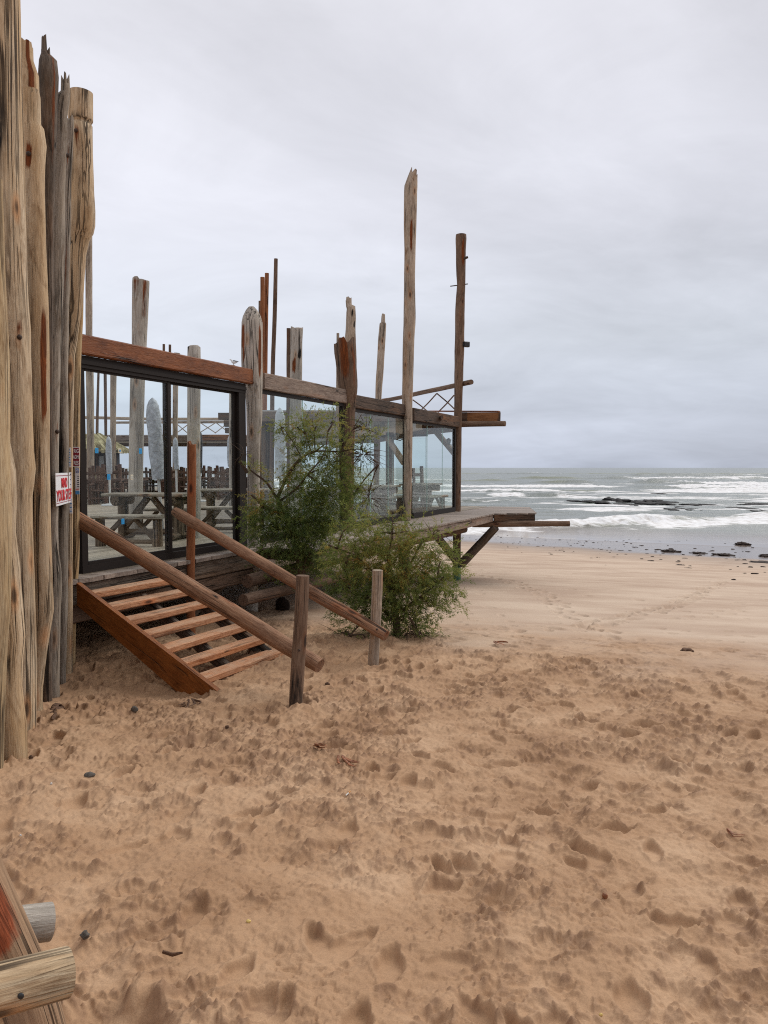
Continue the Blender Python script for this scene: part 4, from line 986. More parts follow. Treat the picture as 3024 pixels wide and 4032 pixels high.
for (a, b, nn) in ((S0 + .06, sm + .03, .01), (sm - .03, sj, -.035)):
    mb = MB(); w_ = .055
    fbox(mb, a, a + w_, nn - .02, nn + .02, DECK + .09, 3.455); fbox(mb, b - w_, b, nn - .02, nn + .02, DECK + .09, 3.455)
    fbox(mb, a + w_, b - w_, nn - .02, nn + .02, DECK + .09, DECK + .13); fbox(mb, a + w_, b - w_, nn - .02, nn + .02, 3.43, 3.455)
    pnl = mk('door_panel', mb, M['alu'], door)
    gme = mesh_of('glass_pane', fbox(MB(), a + w_, b - w_, nn - .003, nn + .003, DECK + .13, 3.43, bev=.0005))
    go = bpy.data.objects.new('glass_pane', gme); COL.objects.link(go); gme.materials.append(M['glass']); go.parent = pnl
def screen(u0, u1, cuts, ztop, lab, uj=None):
    s0, s1 = fs(u0), fs(u1)
    sc = thing('glass_screen', lab, 'glass screen', F((s0 + s1) / 2, 0, DECK), 'glass screens of the terrace front')
    mk('top_rail', fbox(MB(), s0, s1, -.035, .03, ztop, ztop + .06), M['alu'], sc)
    mk('bottom_rail', fbox(MB(), s0, s1, -.04, .035, DECK + .002, DECK + .13), M['alu'], sc)
    mk('end_post', fbox(MB(), s1 - .09, s1, -.05, .035, DECK + .13, ztop), M['alu'], sc)
    es = [s0] + [fs(u) for u in cuts] + [s1 - .09]
    for a, b in zip(es[:-1], es[1:]): pane(sc, a + .006, b - .006, DECK + .13, ztop, 0, 'glassgreen')
    for a in es[1:-1]: mk('pane_joint', fbox(MB(), a - .004, a + .004, -.006, .006, DECK + .13, ztop, bev=.0005), M['glassedge'], sc)
screen(1030, 1352, (1193,), 3.50, 'tall glass screen between the two stout poles behind the shrub')
screen(1392, 1598, (1458, 1528), 3.435, 'glass screen between the shrub pole and the tallest pole')
screen(1624, 1790, (1681, 1741), 3.37, 'glass screen closest to the sea beside the corner pole')
# side screen across the seaward end of the terrace
sc = thing('side_screen', 'greenish glass side screen seen through the front glass towards the sea', 'glass screen', F(16.6, -2.5, DECK))
ns = np.linspace(-1.9, -6.6, 9)
for k in range(8):
    a, b = ns[k], ns[k + 1]
    mb = MB().beam(F(16.6, a - .01, (DECK + 3.3) / 2), F(16.6, b + .01, (DECK + 3.3) / 2), .01, 3.3 - DECK - .05, bev=.0005, rings=2)
    mk('pane', mb, M['glassgreen'], sc)
for k in range(9): mk('pane_joint', MB().beam(F(16.6, ns[k], DECK), F(16.6, ns[k], 3.3), .014, .014, up=FT, bev=.001, rings=2), M['glassedge'], sc)
mb = MB(); mb.beam(F(16.6, -1.85, 3.34), F(16.6, -6.7, 3.34), .06, .07); mb.beam(F(16.6, -1.85, DECK + .03), F(16.6, -6.7, DECK + .03), .06, .05); mk('rail', mb, M['alu'], sc)

# blue and white stickers on the door glass
def sticker(u, v, w, h, mat, label, dia=False):
    s = fs(u); nn = .018 if u < 664 else -.027
    d = fd(u); c = P(u, v, d); c = F((c - FO).dot(FT), nn, c.z)
    ww, hh = w * d / FPX / .92, h * d / FPX
    t = thing('sticker', label, 'sticker', c)
    mk('sheet', board(MB(), c, FT, UZ, ww, hh, .002), M[mat], t)
    mb = MB(); m2 = 'cream' if mat == 'blue' else 'blue'
    if dia:
        n0 = mb.add(c + FT * -ww * .3 + FN * .003, None); n1 = mb.add(c + UZ * -hh * .35 + FN * .003); n2 = mb.add(c + FT * ww * .3 + FN * .003); n3 = mb.add(c + UZ * hh * .35 + FN * .003); mb.face((n0, n1, n2, n3), False)
    else:
        for (x, y, a, b) in ((-.22, .2, .2, .035), (.22, .2, .2, .035), (-.22, -.2, .2, .035), (.22, -.2, .2, .035), (0, 0, .09, .5)):
            board(mb, c, FT, UZ, ww * a, hh * b, .001, cx=ww * x, cy=hh * y, off=.0015)
    mk('mark', mb, M['inkblue' if mat == 'blue' and not dia else m2], t)
sticker(379, 1774, 16, 21, 'blue', 'blue square sticker high on the door glass, in front of the hut')
sticker(470, 1775, 15, 18, 'cream', 'cream sticker with a blue diamond at the tip of the thatch', True)
sticker(551, 1776, 15, 21, 'blue', 'blue square sticker over the wide pale pole')
sticker(425, 1878, 16, 22, 'blue', 'blue square sticker below the slim parasol')
sticker(516, 1879, 13, 20, 'cream', 'pale faded sticker low on the wide pale pole')
sticker(478, 2053, 15, 22, 'blue', 'lowest blue square sticker in front of the nearest bench')

# ------------------------------------------------------------------ steps
random.seed(33)
ca, sa = math.cos(R(4)), math.sin(R(4))
def ST(a, run, z):       # a across the flight, run down it
    return F(-.34 + a * ca - run * sa, .33 + a * sa + run * ca, z)
AX = (ST(1, 0, 0) - ST(0, 0, 0)).normalized(); RX_ = (ST(0, 1, 0) - ST(0, 0, 0)).normalized()
stp = thing('wooden_steps', 'open wooden steps with worn red treads down to the sand', 'steps', ST(.8, 1.0, 0))
NST = 7
for k in range(NST):
    z = .90 - .133 * k; run = .05 + .25 * k
    mk('tread', MB().beam(ST(.03, run, z - .03), ST(1.56, run, z - .03 + random.uniform(-.006, .006)), .20, .072, up=(0, 0, 1), bev=.010, wob=.006), M['step'], stp)
def stringer(a, mat, dz=0):
    mb = MB(); poly = [(-.06, 1.01 + dz), (2.10, -.03 + dz), (1.86, -.28), (-.06, .755)]
    lo = []; hi = []
    dirr = (Vector((2.16, -1.04))).normalized()
    for (r_, z) in poly:
        al = r_ * dirr.x + z * dirr.y; ac = -r_ * dirr.y + z * dirr.x
        lo.append(mb.add(ST(a - .03, r_, z), (ac, 0, al))); hi.append(mb.add(ST(a + .03, r_, z), (ac, .06, al)))
    mb.face(lo, False); mb.face(hi[::-1], False)
    for i in range(4): j = (i + 1) % 4; mb.face((lo[j], lo[i], hi[i], hi[j]), False)
    return fixn(mk('stringer', mb, M[mat], stp))
stringer(0, 'stringer'); stringer(1.48, 'dark', -.16)
mk('carriage', MB().beam(ST(.8, .1, .72), ST(.8, 1.7, -.15), .07, .14), M['dark'], stp)
# handrails: a log on planted posts
hr = thing('handrail', 'nearer log handrail with a dark post planted in the sand', 'handrail', P(1165, 2790, 7.25))
def px_log(name, pts, mat, parent, n=22, **kw):
    return mk(name, MB().tube([P(u, v, d) for u, v, d, r in pts], [r for *_, r in pts], n=n, sub=.15, **kw), M[mat], parent)
px_log('rail', [(265, 2020, 8.9, .083), (311, 2047, 8.75, .085), (480, 2145, 8.52, .083), (700, 2282, 8.25, .086), (900, 2402, 7.98, .085), (1100, 2526, 7.7, .082), (1259, 2622, 7.47, .074)], 'rail', hr, wob=.11, wobf=3.0,
       stains=((R(60), .2, .5, .06, -.3), (R(95), .62, .25, .012, -.6)))
def px_post(name, rows, Y, mat, parent, embed=.35, **kw):
    pts = [(P(a, v, Y) + P(b, v, Y)) / 2 for v, a, b in rows[::-1]]; rad = [(P(b, v, Y) - P(a, v, Y)).length / 2 for v, a, b in rows[::-1]]
    if embed: pts.insert(0, pts[0] - Vector((0, 0, embed))); rad.insert(0, rad[0])
    return mk(name, MB().tube(pts, rad, n=22, sub=.12, wob=.05, **kw), M[mat], parent)
px_post('post', [(2266, 1167, 1218), (2400, 1160, 1213), (2560, 1150, 1204), (2790, 1137, 1191)], 7.22, 'post', hr, stains=((FRONT, .25, 1.6, .26, -.44),))
hr = thing('handrail', 'farther red log handrail starting at the tall red post', 'handrail', P(1470, 2622, 8.9))
px_log('rail', [(688, 2013, 10.35, .060), (710, 2027, 10.3, .074), (850, 2110, 10.05, .076), (1050, 2228, 9.65, .074), (1250, 2346, 9.25, .072), (1400, 2432, 8.95, .068), (1520, 2503, 8.72, .062)], 'rail', hr, wob=.10, wobf=3.0)
px_post('post', [(1745, 738, 772), (1900, 738, 772), (2100, 735, 769), (2290, 733, 767)], 10.45, 'redpost', hr, embed=1.0, jag=.03, jagseed=3)
px_post('post', [(2245, 1466, 1508), (2350, 1462, 1505), (2500, 1456, 1498), (2622, 1447, 1491)], 8.93, 'pole', hr, stains=((FRONT, .95, 1.2, .02, .3),))

for hr_, (u, v, d) in zip([o for o in bpy.data.objects if o.name.startswith('handrail')], ((1178, 2560, 7.13), (1484, 2478, 8.64))):
    q = P(u, v, d); mk('bolt', MB().tube([q, q + Vector((0, -.018, 0))], [.014, .012], n=8, wob=0), M['iron'], hr_)
# ------------------------------------------------------------------ tall poles standing on the terrace
GB = 'tall poles standing on the terrace'
def bpole(rows, Y, mat, label, **kw):
    vb = HORIZON + (EYE - DECK) * FPX / Y
    v, a, b = rows[-1]
    if v < vb: rows = rows + [(vb, a, b)]
    return plog('pole', rows, Y, mat, label, 'pole', GB, embed=0, n=kw.pop('n', 16), sub=kw.pop('sub', .3), **kw)
bpole([(640, 336, 362), (1100, 337, 363), (1300, 338, 363), (1470, 339, 368), (1690, 342, 370)], 28, 'pole', 'tall pole rising behind the capped palisade log')
bpole([(1385, 386, 394), (1690, 377, 388)], 31, 'brown', 'thinnest leaning pole seen through the left door pane')
bpole([(1380, 407, 419), (1690, 411, 422)], 31.5, 'brown', 'thin knobbly pole second from the left door edge', wob=.15)
bpole([(1390, 435, 460), (1690, 434, 456)], 30, 'pole', 'pale pole left of the wide post behind the door glass')
bpole([(1101, 523, 587), (1112, 522, 588), (1240, 521, 582), (1370, 520, 576), (1500, 514, 569), (1700, 510, 566), (1900, 506, 562), (2103, 503, 558)], 14.3, 'palegrey', 'wide pale pole standing on the terrace behind the left door pane', n=26, jag=.03, wob=.05, stains=((FRONT + .8, .93, .35, .08, .7), (FRONT - .3, .97, .6, .03, .5)))
bpole([(1355, 640, 650), (1800, 640, 650)], 34, 'brown', 'left of two thin brown poles peeping over the red beam')
bpole([(1357, 664, 674), (1800, 664, 674)], 34, 'brown', 'right of two thin brown poles peeping over the red beam')
bpole([(1390, 685, 709), (1500, 681, 702), (1700, 680, 700)], 33, 'pole', 'short topped pole between the thin pair and the round topped pole')
bpole([(1361, 746, 780), (1367, 739, 788), (1420, 738, 789), (1800, 737, 788), (2118, 735, 790)], 13.6, 'palegrey', 'bleached pole with dark holes in its top, behind the right door pane', n=26, stains=((FRONT - .7, .985, .2, .012, -.9), (FRONT + .1, .965, .12, .03, -.5)))
gp_ = bpole([(1438, 906, 927), (1600, 902, 921)], 24, 'palegrey', 'pole carrying the gull just left of the round topped pole')
bpole([(1185, 1018, 1030), (1560, 1016, 1028)], 23, 'brown', 'shortest of three reddish poles behind the round topped pole')
bpole([(1092, 1025, 1042), (1560, 1024, 1041)], 22, 'redpost', 'middle height reddish pole behind the round topped pole')
bpole([(1076, 1043, 1059), (1560, 1034, 1052)], 22.2, 'redpost', 'taller of the touching reddish poles behind the round topped pole')
bpole([(1019, 1079, 1094), (1250, 1073, 1090), (1480, 1065, 1082), (1900, 1060, 1079)], 20, 'brown', 'dark leaning pole, highest left of the tallest pole')
pk = thing('pole', 'broad two plank pole with black blotches behind the second beam', 'pole', P(1160, HORIZON + 1.24 * FPX / 18.5, 18.5), GB)
vb = HORIZON + 1.24 * FPX / 18.5
mk('plank', MB().beam(P(1136, vb, 18.6), P(1137, 1294, 18.6), .09, .16, up=(0, 1, 0), wob=.01), M['brown'], pk)
mk('plank', MB().tube([P(1166, vb, 18.5), P(1164, 1700, 18.5), P(1166, 1400, 18.5), P(1169, 1292, 18.5)], .145, n=18, flat=(1.0, .5), sub=.2, jag=.03, wob=.06, stains=((FRONT + .7, .88, .35, .045, -.9), (FRONT - .3, .80, .3, .05, .9), (FRONT - .5, .70, .8, .05, -.4))), M['palegrey'], pk)
bpole([(1176, 1361, 1384), (1203, 1361, 1386), (1212, 1363, 1400), (1280, 1362, 1401), (1340, 1359, 1400), (1560, 1352, 1397), (1800, 1350, 1394)], 17.6, 'pole', 'broken pole full of holes behind the reddish rotten pole', jag=.06, jagseed=6, wob=.12, wobf=4, sub=.12, stains=((FRONT + .3, .93, .2, .02, -.9), (FRONT + .7, .88, .2, .02, -.9), (FRONT - .2, .85, .5, .1, -.25)))
bpole([(1312, 1325, 1336), (1800, 1322, 1333)], 17, 'pole', 'slim stick left of the reddish rotten pole top')
bpole([(1239, 1502, 1516), (1268, 1500, 1517), (1275, 1494, 1521), (1340, 1489, 1518), (1450, 1483, 1511), (1570, 1477, 1502), (1900, 1470, 1494)], 25, 'pole', 'leaning pole with a thin nailed tip between the split pole and the rotten pole', jag=.05, wob=.1, stains=((FRONT + .4, .93, .4, .02, .9), (FRONT, .985, 2.0, .012, -.6)))

# gull on its pole
c = P(917, 1427, 24); gull = thing('gull', 'white gull with a dark back perched on a pole top', 'bird', P(917, 1438, 24))
mb = MB().tube([c + Vector(p) for p in ((-.085, 0, .085), (-.068, 0, .085), (-.045, 0, .07), (-.03, 0, .04), (0, 0, .015), (.05, 0, .005), (.10, 0, .01), (.15, 0, .015))], [.008, .022, .026, .028, .045, .048, .032, .008], n=12, wob=0, sub=.01)
mk('body', mb, M['gullwhite'], gull)
mb = MB().tube([c + Vector(p) for p in ((-.02, 0, .04), (.03, 0, .045), (.10, 0, .035), (.19, 0, .025))], [.015, .042, .032, .004], n=10, wob=0, flat=(.55, 1.15), sub=.02)
mk('wing', mb, M['gulldark'], gull)
for yy in (-.015, .015): mk('leg', MB().tube([c + Vector((.02, yy, -.03)), c + Vector((.02, yy, -.10))], .005, n=6, wob=0), M['kelp'], gull)
mk('bill', MB().tube([c + Vector((-.085, 0, .083)), c + Vector((-.12, 0, .078))], [.006, .001], n=6, wob=0), M['yellow'], gull)

# ------------------------------------------------------------------ upper viewing platform
random.seed(44)
vp = thing('viewing_platform', 'raised dark timber viewing platform over the back of the terrace', 'platform', (-3, 30, DECK))
PL = [(-3.4, 19.7), (.75, 19.7), (1.78, 21.95), (2.3, 25.3), (1.6, 27.3), (-.4, 36.5), (-5.3, 43), (-15, 43), (-15, 34.5), (-5.9, 34.5), (-3.4, 28)]
mb = MB().extrude(PL, 3.66, 3.76); mk('floor', mb, M['ceiling'], vp)
mb = MB()
for (a, b) in zip(PL, PL[1:] + PL[:1]):
    mb.beam((a[0], a[1], 3.60), (b[0], b[1], 3.60), .06, .26, wob=.004)
mk('fascia', mb, M['greybeam'], vp)
mk('fascia', MB().beam(P(793, 1722, 34.3), P(935, 1722, 34.3), .05, .24), M['thatchboard'], vp)
for x in np.arange(-3.0, 1.6, 1.5): mk('joist', MB().beam((x, 20, 3.60), (x, 34 if x < -.5 else 26.5, 3.60), .06, .10), M['greybeam'], vp)
for (x, y) in ((-3.1, 20.1), (-5.6, 35), (-10, 35), (-14, 35), (.2, 26.5), (-4.6, 29)):
    mk('support_post', MB().tube([(x, y, DECK), (x, y, 3.5)], .14, n=12, sub=.5), M['dark'], vp)
mk('brace', MB().tube([P(1803, 1802, 22.1), P(1712, 1694, 22.9)], .085, n=12, sub=.3), M['pole'], vp)
mk('brace', MB().tube([P(1590, 1822, 19.4), P(1526, 1726, 20.3)], .08, n=12, sub=.3), M['pole'], vp)
mk('cantilever_log', MB().tube([P(1668, 1681, 22.9), P(1800, 1671, 22.2), P(1990, 1668, 21.55)], [.085, .085, .075], n=14, sub=.3), M['post'], vp)
mk('cantilever_board', MB().beam(P(1836, 1641, 22.2), P(1964, 1641, 21.9), .10, .25, wob=.003), M['thatchboard'], vp)
mk('cantilever_end', MB().beam(P(1802, 1641, 22.25), P(1840, 1641, 22.15), .12, .255, wob=.003), M['darkbeam'], vp)
mk('cantilever_end', MB().beam(P(1960, 1641, 21.92), P(1970, 1641, 21.9), .12, .255), M['darkbeam'], vp)
mk('cantilever_board', MB().beam(P(1655, 1619, 22.9), P(1966, 1620, 21.9), .22, .03), M['redbeam'], vp)
# railing of crossed sticks at the seaward edge, and the long one at the back
def ru(u): return 26.9 + (u - 1475) / 380 * (21.3 - 26.9)
rl = thing('stick_railing', 'crossed stick railing sloping up beside the dark corner pole', 'railing', P(1650, 1620, 24))
mk('top_rail', MB().tube([P(u, v, ru(u) + .25) for u, v in ((1440, 1584), (1540, 1572), (1660, 1546), (1760, 1525), (1856, 1504))], [.06, .065, .07, .07, .07], n=14, sub=.3), M['post'], rl)
for (a, b) in (((1625, 1574), (1681, 1618)), ((1720, 1549), (1652, 1620)), ((1720, 1549), (1788, 1609)), ((1788, 1556), (1726, 1622)), ((1592, 1590), (1570, 1600))):
    mk('stick', MB().tube([P(*a, ru(a[0]) + .2), P((a[0] + b[0]) / 2 + 2, (a[1] + b[1]) / 2, ru(a[0]) + .22), P(*b, ru(b[0]) + .2)], .02, n=8, sub=.2), M['post'], rl)
rl = thing('stick_railing', 'long pale two rail railing with crossed sticks behind the door glass', 'railing', P(640, 1700, 38))
mk('top_rail', MB().tube([P(318, 1643, 38), P(600, 1650, 38), P(940, 1650, 38)], .075, n=10, sub=.5), M['pole'], rl)
mk('top_rail', MB().tube([P(450, 1664, 38.1), P(700, 1663, 38.1), P(940, 1662, 38.1)], .06, n=10, sub=.5), M['pole'], rl)
for (u0, u1, v0, v1) in ((697, 737, 1670, 1704), (697, 740, 1704, 1672), (786, 850, 1704, 1664), (788, 848, 1664, 1704), (850, 905, 1664, 1706), (846, 900, 1706, 1664)):
    mk('stick', MB().tube([P(u0, v0, 38), P(u1, v1, 38)], .022, n=6), M['pole'], rl)
tb = thing('timber_stack', 'stack of dark square timbers under the lantern on the upper platform', 'timber stack', P(905, 1712, 34.6))
for (u0, u1, v0, v1) in ((889, 934, 1684, 1706), (884, 934, 1656, 1680), (862, 934, 1626, 1652)):
    mk('timber', MB().beam(P(u0, (v0 + v1) / 2, 34.8), P(u1, (v0 + v1) / 2, 34.8), .35, (v1 - v0) / FPX * 34.8, wob=.01), M['dark'], tb)
def lantern(u, v, Y, h, label, du):
    c = P(u, v, Y); t = thing('lantern', label, 'lantern', c)
    mb = MB()
    for k in range(6):
        a = k * math.pi / 3; mb.tube([c + Vector((math.cos(a) * h * .2, math.sin(a) * h * .2, -h * .36)), c + Vector((math.cos(a) * h * .34, math.sin(a) * h * .34, h * .2))], h * .035, n=5, wob=0)
    mb.tube([c + Vector((0, 0, -h * .48)), c + Vector((0, 0, -h * .34))], [h * .1, h * .24], n=10, wob=0); mk('cage', mb, M['black'], t)
    mk('glass_body', MB().tube([c + Vector((0, 0, -h * .34)), c + Vector((0, 0, h * .2))], [h * .16, h * .3], n=12, wob=0), M['lampglass'], t)
    mk('cap', MB().tube([c + Vector((0, 0, h * .2)), c + Vector((0, 0, h * .36)), c + Vector((0, 0, h * .5))], [h * .46, h * .28, h * .05], n=12, wob=0), M['black'], t)
    e = P(u + du, v, Y); mk('bracket', MB().tube([c + Vector((0, 0, -h * .42)), (c + e) / 2 + Vector((0, 0, -h * .55)), e + Vector((0, 0, -h * .35))], h * .06, n=8, wob=0, sub=.05), M['black'], t)
lantern(1767, 1738, 22.0, .19, 'black lantern on the landward side of the dark corner pole', 22)
lantern(1562, 1718, 19.3, .19, 'black lantern seen through the glass left of the tallest pole', 26)
lantern(918, 1635, 33.5, .36, 'black lantern above the stacked timbers behind the door jamb', 12)

# ------------------------------------------------------------------ parasols, furniture on the terrace
def parasol(ut, vt, ub, vb_, wpx, Y, mat, label, ufoot=None, base=True, white=True):
    t = thing('parasol', label, 'parasol', P(ufoot or ub, HORIZON + 1.24 * FPX / Y, Y), 'closed parasols on the terrace')
    r = wpx / FPX * Y / 2; a = P(ub, vb_, Y); b = P(ut, vt, Y); uf = ufoot or ub; ft = P(uf, HORIZON + 1.24 * FPX / Y, Y); ft.z = DECK
    pts = [a, a.lerp(b, .05), a.lerp(b, .35), a.lerp(b, .72), a.lerp(b, .9), a.lerp(b, .965), b]
    mk('cover', MB().tube(pts, [r * .86, r * .92, r * 1.0, r * 1.0, r * .82, r * .5, r * .08], n=18, wob=.13, wobf=3.2, sub=.06), M[mat], t)
    mk('pole', MB().tube([ft, a + (b - a) * .1], .028 if Y < 20 else .035, n=10, wob=0), M['whitepole' if white else 'chair'], t)
    if base: mk('foot', MB().tube([ft + Vector((0, 0, .005)), ft + Vector((0, 0, .05)), ft + Vector((0, 0, .07))], [.27, .27, .1], n=20, wob=.02), M['whitepole'], t)
parasol(600, 1566, 624, 1888, 56, 14.2, 'cover', 'largest closed grey parasol behind the left door pane', 642)
parasol(427, 1718, 431, 1866, 23, 25, 'cover', 'slim closed grey parasol in front of the thatched hut', 434)
parasol(690, 1722, 694, 1848, 20, 26, 'cover', 'slim closed grey parasol beside the door mullion', 697)
parasol(790, 1700, 788, 1862, 16, 28, 'coverblack', 'black wrapped parasol behind the bleached pole', 789)
parasol(906, 1714, 907, 1838, 24, 27, 'cover', 'grey parasol beside the right door jamb', 906)
parasol(1102, 1605, 1103, 1885, 44, 17.0, 'coverpale', 'pale parasol with a knob top behind the tall glass screen', 1104)

def local_thing(name, label, cat, group=None): return thing(name, label, cat, (0, 0, 0), group)
random.seed(9)
def make_table():
    t = local_thing('picnic_table', 'x', 'table', 'rustic tables by the glass front')
    mb = MB()
    for y in (-.24, 0, .24): mb.beam((-.72 + random.uniform(-.02, .02), y, .775), (.72 + random.uniform(-.02, .02), y, .775), .225, .05, wob=.008)
    mk('tabletop', mb, M['tabletop'], t)
    for x in (-.5, .5):
        mk('bolster', MB().tube([(x, -.33, .69), (x, .33, .69)], .075, n=12, flat=(1.0, 1.3), sub=.1), M['table'], t)
        mk('leg', MB().tube([(x, 0, .08), (x, 0, .66)], .09, n=14, sub=.1, wob=.08), M['table'], t)
        mk('foot', MB().tube([(x, -.36, .065), (x, .36, .065)], [.06, .065], n=12, sub=.1, wob=.1), M['table'], t)
    for s in (-1, 1): mk('brace', MB().beam((s * .45, 0, .22), (s * .04, 0, .72), .09, .10, wob=.01), M['table'], t)
    mk('stretcher', MB().tube([(-.5, 0, .13), (.5, 0, .13)], .05, n=10, sub=.15, wob=.12), M['table'], t)
    return t
def make_bench():
    t = local_thing('bench', 'x', 'bench', 'rustic benches by the glass front')
    mk('seat', MB().beam((-.56, 0, .465), (.56, 0, .465), .27, .06, wob=.012), M['tabletop'], t)
    for x in (-.46, .46): mk('leg', MB().tube([(x, 0, .0), (x, 0, .435)], [.085, .075], n=12, sub=.1, wob=.14), M['table'], t)
    for s in (-1, 1): mk('brace', MB().beam((s * .40, .0, .12), (s * .10, 0, .43), .06, .07, wob=.008), M['table'], t)
    mk('stretcher', MB().tube([(-.46, .02, .07), (.46, .02, .07)], .035, n=8, sub=.15, wob=.12), M['table'], t)
    return t
def put(o, x, y, rz, label, z=DECK, s=1.0):
    o.location = (x, y, z); o.rotation_euler = (0, 0, rz); o['label'] = label; o.scale = (s, s, s); return o
def ux(u, d): return (u - CXP) / FPX * d
tproto = make_table(); bproto = make_bench()
put(tproto, ux(592, 13.3), 13.3, R(-6), 'silvered picnic table nearest the door, across the mullion')
for u, d, rz, lab in ((925, 15.9, R(4), 'silvered picnic table half hidden by the right door jamb'), (1252, 16.9, R(60), 'picnic table behind the shrub and tall glass screen'),
                      (1478, 19.0, R(62), 'picnic table seen through the glass left of the tallest pole'), (1660, 21.4, R(64), 'picnic table nearest the sea beside the corner pole')):
    put(copy_tree(tproto), ux(u, d), d, rz, lab)
put(bproto, ux(504, 12.1), 12.1, R(-3), 'bench with the blue square sticker before it, in front of the nearest table')
for u, d, rz, lab in ((640, 14.3, R(-4), 'bench on the far side of the nearest picnic table'), (866, 14.7, R(3), 'bench left of the right door jamb'),
                      (1545, 20.1, R(64), 'bench of the table left of the tallest pole'), (1712, 20.6, R(60), 'bench nearest the corner pole and the sea')):
    put(copy_tree(bproto), ux(u, d), d, rz, lab)
def make_chair():
    t = local_thing('log_chair', 'x', 'chair', 'dark log chairs crowding the back of the terrace')
    mb = MB()
    for y in (-.17, 0, .17): mb.beam((-.29, y, .45), (.29, y, .45), .15, .05, wob=.006)
    mk('seat', mb, M['chair'], t)
    for x in (-.26, .26):
        mk('back_post', MB().tube([(x, .25, 0), (x, .26, .5), (x * 1.05, .34, 1.28)], [.06, .06, .055], n=10, sub=.2, wob=.1), M['chair'], t)
        mk('leg', MB().tube([(x, -.24, 0), (x, -.24, .64)], .055, n=10, sub=.2, wob=.1), M['chair'], t)
        mk('armrest', MB().beam((x, -.30, .66), (x, .27, .66), .09, .04), M['chair'], t)
    for z in (.72, 1.02): mk('slat', MB().beam((-.28, .29 + (z - .72) * .1, z), (.28, .29 + (z - .72) * .1, z), .04, .10, wob=.006), M['chair'], t)
    mk('slat', MB().beam((0, .28, .5), (0, .34, 1.22), .10, .04, up=(0, 1, 0), wob=.006), M['chair'], t)
    mk('stretcher', MB().tube([(-.26, -.24, .2), (.26, -.24, .2)], .035, n=8, wob=.1, sub=.2), M['chair'], t)
    return t
def make_dtable():
    t = local_thing('dining_table', 'x', 'table', 'dark tables between the crowded chairs')
    mb = MB()
    for y in (-.3, 0, .3): mb.beam((-.95, y, .80), (.95, y, .80), .27, .055, wob=.01)
    mk('tabletop', mb, M['chair'], t)
    for x in (-.8, .8):
        for y in (-.28, .28): mk('leg', MB().tube([(x, y, 0), (x, y, .77)], .06, n=10, sub=.2, wob=.1), M['chair'], t)
        mk('crossbar', MB().beam((x, -.3, .25), (x, .3, .25), .06, .08), M['chair'], t)
    return t
cproto = make_chair(); dproto = make_dtable(); first = True
CL = 'dark log chair in the crowded rows at the back of the terrace'
spots = [(352, 26.5, .4), (372, 29, 3.3), (392, 26, .1), (405, 29.5, 2.9), (445, 27, .3), (466, 29, 2.8), (492, 30, 0), (510, 31, .2), (592, 33, 3.0), (668, 31, .1),
         (712, 34, 3.0), (728, 31, .2), (742, 34.5, 3.3), (806, 35, 3.0), (822, 33, .1), (848, 31, .2), (864, 35, 2.9), (886, 30, .3), (903, 34, 3.0), (925, 32, .2)]
for i, (u, d, rz) in enumerate(spots):
    c = cproto if i == 0 else copy_tree(cproto); put(c, ux(u, d), d, rz + random.uniform(-.15, .15), CL, s=random.uniform(.95, 1.06))
DL = 'dark table among the crowded chairs at the back of the terrace'
for i, (u, d) in enumerate(((385, 27.7), (470, 28.2), (640, 32.5), (845, 32.5), (905, 33), (715, 36.5))):
    c = dproto if i == 0 else copy_tree(dproto); put(c, ux(u, d), d, random.uniform(-.1, .1), DL)
c = copy_tree(cproto); put(c, ux(1648, 23.2), 23.2, R(25), 'log chair by itself facing the sea behind the front glass'); c['group'] = 'single chair by the sea glass'

# low rail fence along the back edge of the terrace
fe = thing('post_fence', 'low dark fence of uneven posts along the back edge of the terrace', 'fence', (-9, 39, DECK))
for k, u in enumerate(range(326, 960, 38)):
    mk('picket', MB().tube([(ux(u, 39), 39, DECK), (ux(u, 39), 39, DECK + 1.22 + .12 * math.sin(k * 2.3))], .055, n=8, wob=.08, sub=.4), M['chair'], fe)
for z in (.5, 1.0): mk('rail', MB().tube([(ux(322, 39), 38.9, DECK + z), (ux(965, 39), 38.9, DECK + z)], .05, n=8, sub=1.0), M['chair'], fe)

